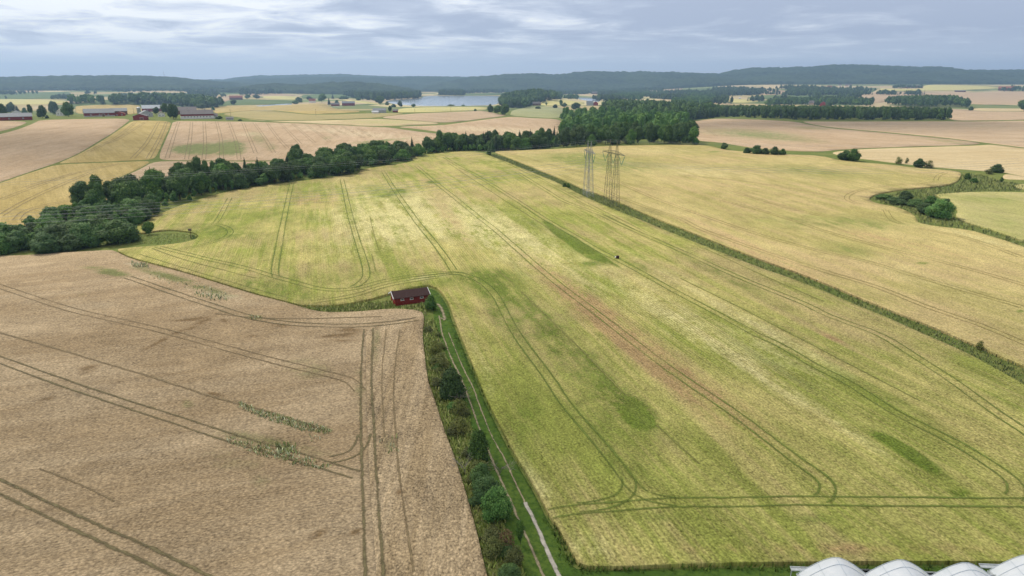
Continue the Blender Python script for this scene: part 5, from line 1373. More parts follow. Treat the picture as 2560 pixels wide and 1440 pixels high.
house('cattle_barn', 360, 422, 279, 271, 263, 'red_wall', 'white_roof', 'long low barn with pale sheet roof at the back of the big farm', 'barn', depth=16, yaw=0.05, nwin=4)
house('cottage', 396, 412, 291.5, 286, 280.5, 'white_wall', 'slate_roof', 'small white cottage between the farmyard trees', 'house', 'gable', depth=8, nwin=2, chim=1)
house('dark_barn', 441, 490, 286, 277, 268, 'brown_wall', 'slate_roof', 'brown roofed barn behind the left end of the white and red barn', 'barn', depth=15)
house('white_barn', 457, 532, 297, 285.5, 275.5, 'red_wall', 'slate_roof', 'long barn with white lower wall and red upper band', 'barn', depth=14, yaw=0.05, nwin=9, low=0.62, chim=2)
house('white_annex', 530, 544, 296, 290, 284, 'white_wall', 'slate_roof', 'white annex at the right end of the long white and red barn', 'house', depth=9, yaw=0.05, nwin=2)
house('grey_shed', 566, 583, 300, 296, 293, 'grey_wall', 'slate_roof', 'low grey shed right of the long white and red barn', 'shed', depth=6)
house('red_shed', 8, 75, 301, 292, 283.5, 'red_wall', 'grey_roof', 'long red shed with grey roof at the far left edge', 'shed', depth=12, yaw=0.03, nwin=2)
house('farmhouse', 32, 52, 287, 281, 276, 'white_wall', 'slate_roof', 'brown roofed white house behind the far left red shed', 'house', 'gable', depth=10, nwin=2)
house('farmhouse', 143, 164, 289.5, 281, 274, 'white_wall', 'grey_roof', 'white farmhouse between two trees left of the red barn', 'house', 'gable', depth=9, nwin=3, chim=1)
house('dark_barn', 575, 606, 249.5, 244, 239.5, 'brown_wall', 'red_roof', 'brown barn alone on the far fields', 'barn', depth=16)
house('farmhouse', 773, 789, 257, 252, 247, 'white_wall', 'red_roof', 'white house with red roof on the far knoll', 'house', depth=9, nwin=2)
house('red_barn', 856, 887, 264.5, 258, 253.5, 'red_wall', 'grey_roof', 'right hand red barn with grey roof before the lake', 'barn', depth=14)
house('red_shed', 828, 849, 265, 261, 257.5, 'red_wall', 'slate_roof', 'smaller red building left of the red barn before the lake', 'shed', depth=9)
house('grey_house', 933, 965, 282, 276.5, 271, 'grey_wall', 'grey_roof', 'grey roofed farm building on the fields before the lake', 'barn', depth=12)
house('white_shed', 930, 946, 283.5, 280, 277.5, 'white_wall', 'white_roof', 'low white shed in front of the grey farm building', 'shed', depth=6)
house('red_shed', 982, 995, 281, 277, 273.5, 'red_wall', 'slate_roof', 'small red barn right of the grey farm building', 'shed', depth=8)
house('red_shed', 1332, 1352, 264, 259, 255, 'brown_wall', 'slate_roof', 'brown house among bushes below the wooded knoll', 'house', depth=9, nwin=2)
house('grey_house', 1466, 1483, 264, 258, 253, 'grey_wall', 'grey_roof', 'grey half of the farm behind the big wood', 'barn', depth=10)
house('red_barn', 1483, 1495, 264, 258, 253.5, 'bright_red_wall', 'slate_roof', 'red gabled half of the farm behind the big wood', 'barn', 'gable', depth=12)
house('dark_barn', 1480, 1500, 235, 232, 229, 'brown_wall', 'slate_roof', 'tiny brown farm building beyond the second water', 'barn', depth=14)
house('farmhouse', 1549, 1556, 217, 215, 213, 'white_wall', 'grey_roof', 'tiny white house below the middle hills', 'house', depth=9)
house('farmhouse', 2010, 2021, 261, 255, 250, 'white_wall', 'grey_roof', 'white gabled house above the plantation on the right', 'house', 'gable', depth=9, nwin=2)
house('grey_house', 2023, 2034, 262, 257, 252, 'pink_wall', 'slate_roof', 'pale house right of the white gabled one', 'house', depth=9)
house('red_barn', 2049, 2066, 266, 260, 254, 'bright_red_wall', 'slate_roof', 'red barn between two dark trees above the plantation', 'barn', 'gable', depth=12)
house('farmhouse', 2068, 2078, 222, 218, 214.5, 'white_wall', 'red_roof', 'left hamlet house with red roof below the right hills', 'house', depth=10)
house('farmhouse', 2079, 2088, 224, 219, 215.5, 'pink_wall', 'slate_roof', 'right hamlet house with grey roof below the right hills', 'house', depth=10)
house('farmhouse', 2097, 2103, 216, 213, 210.5, 'white_wall', 'slate_roof', 'small white house left of the yellow pair below the hills', 'house', depth=9)
house('farmhouse', 2113, 2119, 216, 213, 210.5, 'pink_wall', 'slate_roof', 'left one of the pair of houses by the far green meadow', 'house', depth=9)
house('farmhouse', 2121, 2128, 216, 213, 210.5, 'white_wall', 'slate_roof', 'right one of the pair of houses by the far green meadow', 'house', depth=9)
house('farmhouse', 2232, 2246, 219, 216, 213, 'white_wall', 'slate_roof', 'left roof of the farm row at the top of the yellow field', 'house', depth=12)
house('dark_barn', 2256, 2274, 220, 216.5, 214, 'brown_wall', 'grey_roof', 'middle roof of the farm row at the top of the yellow field', 'barn', depth=12)
house('dark_barn', 2280, 2305, 220, 216.5, 213, 'brown_wall', 'slate_roof', 'right brown roof of the farm row at the top of the yellow field', 'barn', depth=12)
house('manor', 2350, 2363, 209, 204, 201, 'pink_wall', 'slate_roof', 'pinkish manor house at the foot of the right hills', 'house', depth=12, nwin=4)
house('dark_barn', 2498, 2530, 227, 221, 216.5, 'brown_wall', 'red_roof', 'red brown barn near the right edge of the far fields', 'barn', depth=18)
house('dark_barn', 2388, 2412, 230, 227.5, 226, 'brown_wall', 'slate_roof', 'long low sheds standing in the far right wheat field', 'shed', depth=10)
house('farmhouse', 1847, 1852, 247, 245.5, 244, 'white_wall', 'white_roof', 'tiny white shed on the yellow field right of the big wood', 'shed', depth=6)

# silo and wrapped bales at the farms
p = G(348, 284); d = depth_of(p)
si = empty('silo', p); tag(si, 'grey cylindrical silo left of the pale roofed barn', 'silo')
mb = MB(); mb.bar((0, 0, -1), (0, 0, 14 * d / F), 4.6 * d / F, 18); mb.build('tank', M['steel'], si)
mb = MB(); mb.bar((0, 0, 14 * d / F), (0, 0, 16.5 * d / F), 4.7 * d / F, 18, 0.3); mb.build('roof', M['white_roof'], si)
p = G(843, 268); d = depth_of(p)
BALE_V = []
def bale_mesh(r=0.62, l=1.2):
    mb = MB(); mb.bar((-l / 2, 0, r), (l / 2, 0, r), r, 12)
    me = bpy.data.meshes.new('round_bale'); me.from_pydata(mb.v, [], mb.f); me.materials.append(M['wrap']); me.update()
    return me
bm_ = bale_mesh()
def bale(q, label, group):
    o = link(bpy.data.objects.new('round_bale', bm_)); o.location = q; o.rotation_euler = (0, 0, rnd.uniform(0, 3)); tag(o, label, 'bale', group)
    s = rnd.uniform(0.95, 1.1); o.scale = (s, s, s)
for k in range(26):
    q = Vector((p[0] + rnd.uniform(-13, 13), p[1] + rnd.uniform(-9, 9), 0)); q[2] = float(H(q[0], q[1]))
    bale(q, 'white wrapped bale in the heap by the far red farm', 'bale heap by the far red farm')
for k in range(34):
    u, v = rnd.uniform(1060, 1200), rnd.choice([269.5, 271.5, 276])
    bale(G(u, v), 'white wrapped bale lying on the pale field by the lake', 'bales on the pale field by the lake')
for k in range(30):
    u, v = rnd.uniform(1615, 1690), rnd.uniform(248, 263)
    bale(G(u, v), 'white wrapped bale on the stubble field among the far trees', 'bales on the far stubble field')

# bare rock outcrop below the copse
p = G(2325, 273); d = depth_of(p); mb = MB(); r_ = np.random.RandomState(3)
for k in range(16):
    x = r_.uniform(-32, 32) * d / F; y = r_.uniform(-6, 22); s = r_.uniform(2.0, 6.0)
    mb.box((x, y, s * 0.15), (s * 3, s * 2, s), r_.uniform(0, 3))
rk = mb.build('rock_outcrop', M['rock']); rk.location = p; tag(rk, 'bare grey rock outcrop at the foot of the right hand copse', 'rock')
bm = bmesh.new(); bm.from_mesh(rk.data); bmesh.ops.bevel(bm, geom=list(bm.edges), offset=0.7, segments=2, affect='EDGES')
for v in bm.verts:
    v.co += Vector(r_.uniform(-0.35, 0.35, 3))
bm.to_mesh(rk.data); bm.free()

# ------------------------------------------------------------------ the red field shed
def field_shed():
    A = G(989, 765); B = G(1068, 754.5)           # foot of the long front wall, left and right
    zz = min(A[2], B[2]); A[2] = B[2] = zz + 0.1
    ax = (B - A); L = ax.length + 0.3; az = math.atan2(ax[1], ax[0])
    e = empty('field_shed', (A[0], A[1], zz), az)
    tag(e, 'red timber field shed with dark brown roof and white bargeboards', 'shed')
    Wt, he, hr = 4.4, 2.0, 3.0
    # wall boards with real joints
    mb = MB(); n = 46
    mb.box((L / 2, Wt / 2, he / 2), (L - 0.06, Wt - 0.06, he))
    for k in range(n):
        x = (k + 0.5) * L / n
        mb.box((x, -0.01, he / 2), (L / n * 0.8, 0.05, he)); mb.box((x, Wt + 0.01, he / 2), (L / n * 0.8, 0.05, he))
    mb.build('long_wall', M['red_wall'], e)
    for x in (-0.02, L + 0.02):
        gb = MB()
        gb.poly([(x, 0, 0), (x, Wt, 0), (x, Wt, he), (x, Wt / 2, hr), (x, 0, he)])
        for k in range(14):
            y = (k + 0.5) * Wt / 14
            top = he + (hr - he) * (1 - abs(y - Wt / 2) / (Wt / 2))
            gb.box((x + (-0.02 if x < 0 else 0.02), y, top / 2), (0.04, Wt / 14 * 0.8, top - 0.05))
        gb.build('gable_wall', M['bright_red_wall'], e)  # brighter red on the gables paints in their sunlit side
    ov = 0.4; sl = (hr - he) / (Wt / 2); rf = MB(); th = 0.1
    for sgn in (-1, 1):
        y0 = Wt / 2 + sgn * (Wt / 2 + ov); z0 = he - ov * sl
        a = Vector((-0.45, y0, z0)); b_ = Vector((L + 0.45, y0, z0)); c_ = Vector((L + 0.45, Wt / 2, hr)); d_ = Vector((-0.45, Wt / 2, hr)); u = Vector((0, 0, th))
        rf.quad(a + u, b_ + u, c_ + u, d_ + u); rf.quad(a, b_, c_, d_); rf.quad(a, b_, b_ + u, a + u)
        for k in range(34):
            x = -0.4 + (k + 0.5) * (L + 0.8) / 34
            rf.bar((x, y0, z0 + th + 0.02), (x, Wt / 2, hr + th + 0.02), 0.035, 4)
    ro = rf.build('roof', M['brown_roof'], e)
    bb = MB()
    for x in (-0.5, L + 0.5):
        for sgn in (-1, 1):
            y0 = Wt / 2 + sgn * (Wt / 2 + ov)
            p0 = Vector((x, y0, he - ov * sl - 0.02)); p1 = Vector((x, Wt / 2, hr - 0.02))
            bb.quad(p0 - Vector((0.06, 0, 0.14)), p1 - Vector((0.06, 0, 0.14)), p1 + Vector((-0.06, 0, 0.16)), p0 + Vector((-0.06, 0, 0.16)))
            bb.quad(p0 - Vector((-0.06, 0, 0.14)), p1 - Vector((-0.06, 0, 0.14)), p1 + Vector((0.06, 0, 0.16)), p0 + Vector((0.06, 0, 0.16)))
            bb.quad(p0 + Vector((-0.06, 0, 0.16)), p1 + Vector((-0.06, 0, 0.16)), p1 + Vector((0.06, 0, 0.16)), p0 + Vector((0.06, 0, 0.16)))
            bb.quad(p0 - Vector((0.06, 0, 0.14)), p1 - Vector((0.06, 0, 0.14)), p1 - Vector((-0.06, 0, 0.14)), p0 - Vector((-0.06, 0, 0.14)))
    bb.build('bargeboard', M['white_paint'], ro)
    for f in (0.21, 0.49, 0.80):
        fr = MB(); x = f * L; z = 1.38; w_, h_ = 0.75, 0.42
        for dx, dz, sx, sz in ((0, h_ / 2, w_ + 0.1, 0.05), (0, -h_ / 2, w_ + 0.2, 0.09), (-w_ / 2, 0, 0.06, h_), (w_ / 2, 0, 0.06, h_)):
            fr.box((x + dx, -0.07, z + dz), (sx, 0.06, sz))
        o = fr.build('window', M['white_paint'], e)
        pb = MB(); pb.box((x, -0.045, z), (w_, 0.03, h_)); pb.build('pane', M['glass'], o)
field_shed()

# lookout hide on the grassy spit, drain cover in the barley
p = G(477, 594)
e = empty('lookout_post', p); tag(e, 'small dark hide box on a thin post at the grassy spit', 'hide')
mb = MB(); mb.bar((0, 0, 0), (0, 0, 2.4), 0.09, 6); mb.bar((0.5, 0.4, 0), (0.1, 0, 2.2), 0.05, 5); mb.build('post', M['pole'], e)
mb = MB(); mb.box((0, 0, 2.7), (0.9, 0.7, 0.6)); mb.box((0, 0, 3.04), (1.2, 0.9, 0.08)); mb.build('box', M['pole'], e)
p = G(1542, 650)
e = empty('field_crate', p); tag(e, 'small dark crate with white end standing in a barley wheel track', 'crate')
mb = MB(); mb.box((0.2, 0, 0.95), (0.9, 0.7, 0.7)); mb.bar((0, 0, 0), (0, 0, 0.7), 0.05, 5); mb.bar((0.45, 0, 0), (0.45, 0, 0.7), 0.05, 5); mb.build('body', M['brown_roof'], e)
mb = MB(); mb.box((-0.42, 0, 0.9), (0.35, 0.5, 0.35)); mb.build('lid', M['white_paint'], e)

# ------------------------------------------------------------------ power line
LINE_DIR = Vector((math.cos(R(17)), math.sin(R(17)), 0))          # to the right and away
ARM_DIR = Vector((LINE_DIR[1], -LINE_DIR[0], 0))                   # across the line, towards the camera and right
def pylon(cu, cv, Hm, label, mat, arm=10.5, half=3.2, ang=17):
    LINE_DIR = Vector((math.cos(R(ang)), math.sin(R(ang)), 0)); ARM_DIR = Vector((LINE_DIR[1], -LINE_DIR[0], 0))
    p = G(cu, cv)
    e = empty('power_pylon', p); tag(e, label, 'pylon', None)
    armz = Hm * 0.80
    for s in (-1, 1):
        base = ARM_DIR * (half * 1.1 * s); top = ARM_DIR * (half * s)
        mb = MB(); bw = 1.45; tw = 0.26
        lv = [0, 0.10, 0.2, 0.31, 0.41, 0.5, 0.58, 0.66, 0.73, 0.80]
        def cor(f, k):
            c = base.lerp(top, f) ; w = bw + (tw - bw) * f
            if f > 0.8: c = top; w = 0.45 * (1 - (f - 0.8) / 0.2) * 1.2 + 0.03
            sx, sy = ((-1, -1), (1, -1), (1, 1), (-1, 1))[k]
            gz = 0 if f > 0 else 0
            return c + LINE_DIR * (w * sx) + ARM_DIR * (w * sy) + Vector((0, 0, f * Hm + gz))
        for k in range(4):
            mb.bar(cor(0, k) - Vector((0, 0, 1.2)), cor(0.8, k), 0.08, 4)
            mb.bar(cor(0.8, k), cor(1.0, k), 0.08, 4)
        for i in range(len(lv) - 1):
            for k in range(4):
                a, b_ = cor(lv[i], k), cor(lv[i + 1], (k + 1) % 4)
                c_, d_ = cor(lv[i], (k + 1) % 4), cor(lv[i + 1], k)
                mb.bar(a, b_, 0.03, 3); mb.bar(c_, d_, 0.03, 3)
                if i % 2 == 0: mb.bar(cor(lv[i + 1], k), cor(lv[i + 1], (k + 1) % 4), 0.045, 3)
        mb.build('mast', mat, e)
    cb = MB()
    z1, z2 = armz, armz + 1.1
    for sx in (-0.8, 0.8):
        cb.bar(ARM_DIR * -arm + Vector((0, 0, z1)), ARM_DIR * -half + LINE_DIR * sx + Vector((0, 0, z1)), 0.07, 4)
        cb.bar(ARM_DIR * arm + Vector((0, 0, z1)), ARM_DIR * half + LINE_DIR * sx + Vector((0, 0, z1)), 0.07, 4)
        cb.bar(ARM_DIR * -half + LINE_DIR * sx + Vector((0, 0, z1)), ARM_DIR * half + LINE_DIR * sx + Vector((0, 0, z1)), 0.07, 4)
        cb.bar(ARM_DIR * -arm + Vector((0, 0, z1)), ARM_DIR * -half + LINE_DIR * sx * 0.5 + Vector((0, 0, z2)), 0.06, 4)
        cb.bar(ARM_DIR * arm + Vector((0, 0, z1)), ARM_DIR * half + LINE_DIR * sx * 0.5 + Vector((0, 0, z2)), 0.06, 4)
        cb.bar(ARM_DIR * -half + LINE_DIR * sx * 0.5 + Vector((0, 0, z2)), ARM_DIR * half + LINE_DIR * sx * 0.5 + Vector((0, 0, z2)), 0.06, 4)
    for k in range(17):
        t_ = -arm + 2 * arm * (k + 0.5) / 17; w_ = 0.8 if abs(t_) < half else 0.8 * (arm - abs(t_)) / (arm - half)
        zt = z2 if abs(t_) < half else z1 + (z2 - z1) * (arm - abs(t_)) / (arm - half)
        cb.bar(ARM_DIR * t_ + LINE_DIR * -w_ + Vector((0, 0, z1)), ARM_DIR * (t_ + 0.6) + LINE_DIR * w_ + Vector((0, 0, z1)), 0.04, 3)
        for w2 in (-w_, w_):
            cb.bar(ARM_DIR * t_ + LINE_DIR * w2 + Vector((0, 0, z1)), ARM_DIR * (t_ + 0.5) + LINE_DIR * w2 * 0.5 + Vector((0, 0, zt)), 0.04, 3)
    cb.build('crossarm', mat, e)
    att = []
    for c0 in (-arm + 3.0, 0.0, arm - 3.0):
        ib = MB(); bot = ARM_DIR * c0 + Vector((0, 0, z1 - 3.9))
        for s in (-1, 1):
            a = ARM_DIR * (c0 + s * 2.9) + Vector((0, 0, z1)); dv = bot - a
            ib.bar(a, bot, 0.035, 4)
            for q in range(12):
                c = a + dv * (0.12 + 0.8 * q / 12); ib.bar(c, c + dv.normalized() * 0.09, 0.14, 8)
        ib.build('insulator', M['insulator'], e)
        att.append(p + bot)
    for s in (-1, 1):
        att.append(p + ARM_DIR * (half * s) + Vector((0, 0, Hm)))
    return e, att
pyA, attA = pylon(1528, 514, 26.0, 'nearer power pylon, full crossarm with green insulators facing the view', M['weathered_steel'])
pyB, attB = pylon(1470, 490, 23.5, 'farther thinner power pylon left of the one with green insulators', M['steel'], ang=7, half=3.0)

def cable(a, b_, sag, label, grp, r=0.022, n=24):
    mb = MB(); prev = None
    for k in range(n + 1):
        t_ = k / n; q = a.lerp(b_, t_) - Vector((0, 0, 4 * sag * t_ * (1 - t_)))
        if prev is not None: mb.bar(prev, q, r, 4)
        prev = q
    o = mb.build('power_cable', M['cable']); tag(o, label, 'cable', grp)
for att, nm in ((attA, 'nearer'), (attB, 'farther')):
    for i, a in enumerate(att):
        left = a - LINE_DIR * 330 + Vector((0, 0, -7)); right = a + LINE_DIR * 330 + Vector((0, 0, -3))
        r_ = 0.03 if i < 3 else 0.018
        for b_, side in ((left, 'left over the dark belt'), (right, 'right over the ripe barley')):
            cable(a, b_, 7.0 if i < 3 else 4.5, f'thin cable from the {nm} pylon running {side}', f'cables of the {nm} pylon running {side}', r_)

def wood_pole(u, v, hpx, label):
    p = G(u, v); d = depth_of(p); h = hpx * d / F
    e = empty('utility_pole', p); tag(e, label, 'pole')
    mb = MB(); mb.bar((0, 0, -1), (0, 0, h), 0.17, 7, 0.12); mb.build('post', M['pole'], e)
    mb = MB(); mb.box((0, 0, h - 0.5), (1.8, 0.14, 0.14)); mb.build('crossbar', M['pole'], e)
for (u, v, h, lab) in [(191,285,14,'wooden power pole left of the long red barn'),(335,286,16,'wooden power pole between the red barns and the dark red shed'),(577,291,18,'wooden power pole on the tan field right of the big farm'),(790,289,16,'wooden power pole on the field below the far knoll'),(1037,284,12,'wooden power pole on the shore field before the lake'),(1127,281,13,'wooden power pole right of the lake bushes'),(2407,227,8,'thin pole above the low sheds on the far right field')]:
    wood_pole(u, v, h, lab)
def hill_mast(u, vb, vt, D, label):
    d = rays([u], [vb])[0]; t_ = D / d[1]; p = Vector((d[0] * t_, D, CAM_Z + d[2] * t_ - 8)); h = (vb - vt) * D / F + 8
    e = empty('radio_mast', p); tag(e, label, 'mast')
    mb = MB()
    for k in range(3):
        a = 2.094 * k; mb.bar((math.cos(a) * 1.6, math.sin(a) * 1.6, 0), (0.3 * math.cos(a), 0.3 * math.sin(a), h), 0.35, 4)
    for j in range(14):
        z0, z1 = h * j / 14, h * (j + 1) / 14; f0, f1 = 1.6 - 1.3 * j / 14, 1.6 - 1.3 * (j + 1) / 14
        for k in range(3):
            a, b_ = 2.094 * k, 2.094 * (k + 1)
            mb.bar((math.cos(a) * f0, math.sin(a) * f0, z0), (math.cos(b_) * f1, math.sin(b_) * f1, z1), 0.18, 3)
    mb.build('lattice', M['steel'], e)
    mb = MB(); mb.box((0, 0, h * 0.8), (2.4, 2.4, 3)); mb.build('antenna', M['white_paint'], e)
hill_mast(411, 193, 179, 4900, 'thin radio mast on the left wooded hill')
hill_mast(815, 187, 180, 8200, 'tiny radio mast on the farthest ridge')

# ------------------------------------------------------------------ polytunnels at the lower right
mt, t, b = new_mat('polythene')
b.inputs['Base Color'].default_value = (0.82, 0.84, 0.86, 1)
b.inputs['Roughness'].default_value = 0.35
b.inputs['Specular IOR Level'].default_value = 0.4
tc = N(t, 'ShaderNodeTexCoord')
t.links.new(ramp(t, noise(t, tc.outputs['Object'], 0.6, 4, 0.6), [(0.3, (0.72, 0.76, 0.80)), (0.7, (0.88, 0.89, 0.91))]), b.inputs['Base Color'])
tr = N(t, 'ShaderNodeBsdfTransparent'); mx = N(t, 'ShaderNodeMixShader'); mx.inputs[0].default_value = 0.10
out = [n for n in t.nodes if n.type == 'OUTPUT_MATERIAL'][0]
t.links.new(b.outputs[0], mx.inputs[1]); t.links.new(tr.outputs[0], mx.inputs[2]); t.links.new(mx.outputs[0], out.inputs[0])
bp = N(t, 'ShaderNodeBump'); bp.inputs['Strength'].default_value = 0.25; bp.inputs['Distance'].default_value = 0.2
t.links.new(noise(t, tc.outputs['Object'], 1.5, 4, 0.6), bp.inputs['Height']); t.links.new(bp.outputs[0], b.inputs['Normal'])
M['poly'] = mt
M['hoop'] = simple_mat('bluish_hoop_tube', (0.52, 0.58, 0.63), 0.4, 0.1, 2.0, 0.5, 0.3)
M['gutter'] = simple_mat('pale_gutter', (0.55, 0.58, 0.58), 0.4, 0.2, 3.0, 0.4, 0.2)

def arch(a, W=7.2, eave=2.3, ridge=4.5):
    """pointed arch profile, a from -1 to 1"""
    x = a * W / 2; z = eave + (ridge - eave) * (1 - abs(a) ** 1.5)
    if abs(a) < 0.08: z -= (0.08 - abs(a)) * 0.6
    return x, z
def tunnel(u, v, row_yaw, label, L=26.0, setback=0.0):
    d = rays([u], [v])[0]; zt = 4.5
    t_ = (zt - CAM_Z) / d[2]; top = Vector((d[0] * t_, d[1] * t_, 0))
    e = empty('polytunnel', top, row_yaw); tag(e, label, 'polytunnel')
    n = 24; ys = [0, -0.05, -1.1, -1.15] + [-1.15 - 2.0 * k for k in range(1, int(L / 2))]
    V = []; Fc = []
    for y in ys:
        for k in range(n + 1):
            x, z = arch(-1 + 2 * k / n)
            if y == 0: x *= 0.985; z = 2.3 + (z - 2.3) * 0.98
            sagy = -0.06 if (ys.index(y) % 2 == 0 and y < -1.2) else 0
            V.append((x, y, z + sagy))
    for i in range(len(ys) - 1):
        for k in range(n):
            a = i * (n + 1) + k; Fc.append((a, a + 1, a + n + 2, a + n + 1))
    mesh_obj('cover', V, Fc, M['poly'], e, True)
    # gable sheet drawn in and sloping, with its open triangle flaps
    V = []; Fc = []
    for k in range(n + 1):
        x, z = arch(-1 + 2 * k / n); V.append((x * 0.98, -0.9, z - 0.12)); V.append((x * 0.90, -0.55, 1.9))
    for k in range(n):
        Fc.append((2 * k, 2 * k + 1, 2 * k + 3, 2 * k + 2))
    V2 = []
    for k in range(n + 1):
        x, z = arch(-1 + 2 * k / n); V2 += [(x * 0.9, -0.55, 1.9), (x * 0.9, -0.55, 0.0)]
    o = len(V); V += V2
    for k in range(n):
        Fc.append((o + 2 * k, o + 2 * k + 1, o + 2 * k + 3, o + 2 * k + 2))
    mesh_obj('end_sheet', V, Fc, M['poly'], e, True)
    for y in [0, -1.12] + [-1.15 - 2.0 * k for k in range(1, int(L / 2), 1)]:
        mb = MB(); prev = None
        for k in range(n + 1):
            x, z = arch(-1 + 2 * k / n); q = (x, y, z + 0.03)
            if prev: mb.bar(prev, q, 0.03, 5)
            prev = q
        for s in (-1, 1): mb.bar((s * 3.7, y, 0), (s * 3.7, y, 2.33), 0.05, 6)
        mb.build('hoop', M['hoop'], e)
    for y0, y1 in ((0, -L),):
        mb = MB(); mb.bar((0, y0, 4.47), (0, y1, 4.47), 0.03, 5)
        for s in (-0.5, 0.5):
            x, z = arch(s); mb.bar((x, y0, z + 0.02), (x, y1, z + 0.02), 0.02, 5)
        mb.build('purlin', M['hoop'], e)
    for s in ((-1, 1) if True else (1,)):
        mb = MB(); xx = s * 3.7
        mb.box((xx, -L / 2 - 0.1, 2.24), (0.3, L, 0.06)); mb.box((xx - 0.15, -L / 2 - 0.1, 2.30), (0.03, L, 0.14)); mb.box((xx + 0.15, -L / 2 - 0.1, 2.30), (0.03, L, 0.14))
        mb.build('gutter', M['gutter'], e)
    mb = MB()        # end beam across the row
    mb.box((0.1, 0.30, 2.42), (8.6, 0.10, 0.10)); mb.box((0.1, 0.85, 2.42), (8.6, 0.10, 0.10)); mb.box((0.1, 0.575, 2.36), (8.6, 0.5, 0.05))
    for x in (-4.1, 0.0, 3.9): mb.bar((x, 0.575, 0), (x, 0.575, 2.36), 0.06, 6)
    mb.build('end_beam', M['gutter'], e)
    return e
tunnel(2090, 1393, R(-3.4), 'leftmost white polytunnel at the lower right')
tunnel(2252, 1399, R(-3.4), 'second white polytunnel from the left')
tunnel(2414, 1406, R(-3.4), 'third white polytunnel, in front of the larger set back one')
tunnel(2572, 1386, R(-3.4), 'polytunnel cut by the right edge, set back behind the others')

# ------------------------------------------------------------------ rough grass, weeds, dead twigs: nobody could count them
def tufts(name, areas, mat, seed, lab, cat):
    """areas: (outline, metres between tufts, height, blades)"""
    r = np.random.RandomState(seed); VV = []; n = 0
    for poly, sp, hh, nb in areas:
        P = scatter(poly, sp, seed + n % 7); n += 1
        if len(P) == 0: continue
        P = np.repeat(P, nb, 0); m = len(P)
        P = P + r.normal(size=(m, 2)) * sp * 0.35
        z = H(P[:, 0], P[:, 1]); a = r.rand(m) * 6.283
        h = hh * r.uniform(0.45, 1.25, m); w = 0.10 * hh * r.uniform(0.6, 1.5, m) + 0.04
        lx, ly = np.cos(a) * w, np.sin(a) * w
        b1 = r.normal(size=(m, 2)) * hh * 0.30
        B0 = np.stack([P[:, 0] - lx, P[:, 1] - ly, z], -1); B1 = np.stack([P[:, 0] + lx, P[:, 1] + ly, z], -1)
        T1 = np.stack([P[:, 0] + b1[:, 0] + lx * 0.5, P[:, 1] + b1[:, 1] + ly * 0.5, z + h], -1); T0 = np.stack([P[:, 0] + b1[:, 0] - lx * 0.5, P[:, 1] + b1[:, 1] - ly * 0.5, z + h], -1)
        VV.append(np.stack([B0, B1, T1, T0], 1).reshape(-1, 3))
    V = np.vstack(VV); Fq = np.arange(len(V)).reshape(-1, 4)
    me = np_mesh(name, V, Fq, mat)
    at = me.attributes.new('var', 'FLOAT', 'POINT'); at.data.foreach_set('value', np.repeat(r.rand(len(V) // 4), 4).astype(np.float32))
    o = link(bpy.data.objects.new(name, me)); tag(o, lab, cat, kind='stuff'); return o
M['twig'] = simple_mat('dead_twig_bark', (0.27, 0.24, 0.20), 0.9, 0.2, 3.0, 0.05)
M['rough'] = leaf_mat('rough_grass_blades', (0.17, 0.26, 0.045), (0.34, 0.41, 0.10), (0.62, 0.60, 0.26), 3.0)
M['ditch'] = leaf_mat('ditch_grass_blades', (0.12, 0.18, 0.035), (0.23, 0.29, 0.07), (0.42, 0.45, 0.17), 3.0)
M['green_blade'] = leaf_mat('fresh_grass_blades', (0.06, 0.12, 0.014), (0.09, 0.165, 0.02), (0.15, 0.22, 0.04), 2.5)
M['flower'] = leaf_mat('pale_weed_heads', (0.20, 0.24, 0.07), (0.40, 0.42, 0.18), (0.72, 0.72, 0.48), 3.0)
VERGE = [(1058,800),(1084,800),(1098,850),(1118,900),(1140,955),(1165,1025),(1192,1110),(1218,1180),(1242,1250),(1272,1345),(1300,1400),(1330,1480),(1330,1560),(1260,1560),(1218,1440),(1193,1330),(1168,1240),(1143,1160),(1113,1080),(1088,1000),(1073,960),(1063,880)]
tufts('rough_grass', [(VERGE, 0.62, 0.55, 4), ([(352,590),(430,582),(478,588),(488,596),(460,606),(380,613),(350,610)], 1.1, 0.35, 3), ([(745,770),(840,770),(900,760),(985,755),(985,770),(1060,762),(1072,790),(1056,786),(1000,776),(900,782),(830,786),(760,776)], 0.7, 0.7, 5)], M['rough'], 5, 'tall tangled yellow green grass between the wheat and the farm track', 'rough grass')
DITCH_L = [(1215,386),(1270,407),(1330,432),(1400,461),(1450,489),(1500,511),(1540,528),(1600,553),(1660,578),(1740,611),(1820,643),(1900,675),(1980,703),(2060,734),(2140,770),(2220,803),(2300,840),(2380,875),(2440,904),(2500,938),(2560,973),(2700,1055)]
DITCH_R = [(2700,990),(2600,937),(2530,907),(2470,880),(2400,850),(2320,816),(2240,785),(2160,753),(2080,719),(2000,687),(1920,659),(1840,629),(1760,597),(1680,565),(1620,542),(1560,514),(1500,490),(1460,477),(1410,454),(1345,427),(1280,401),(1238,387)]
tufts('ditch_grass', [(DITCH_L + DITCH_R, 1.0, 0.55, 3), ([(2180,500),(2245,520),(2290,538),(2300,560),(2423,575),(2560,618),(2560,606),(2450,568),(2390,548),(2380,512),(2345,495),(2400,482),(2560,478),(2560,462),(2500,455),(2460,440),(2410,436),(2395,462),(2250,481)], 1.6, 0.9, 3)], M['ditch'], 6, 'rough dark green grass growing along the ditches between the barley fields', 'rough grass')
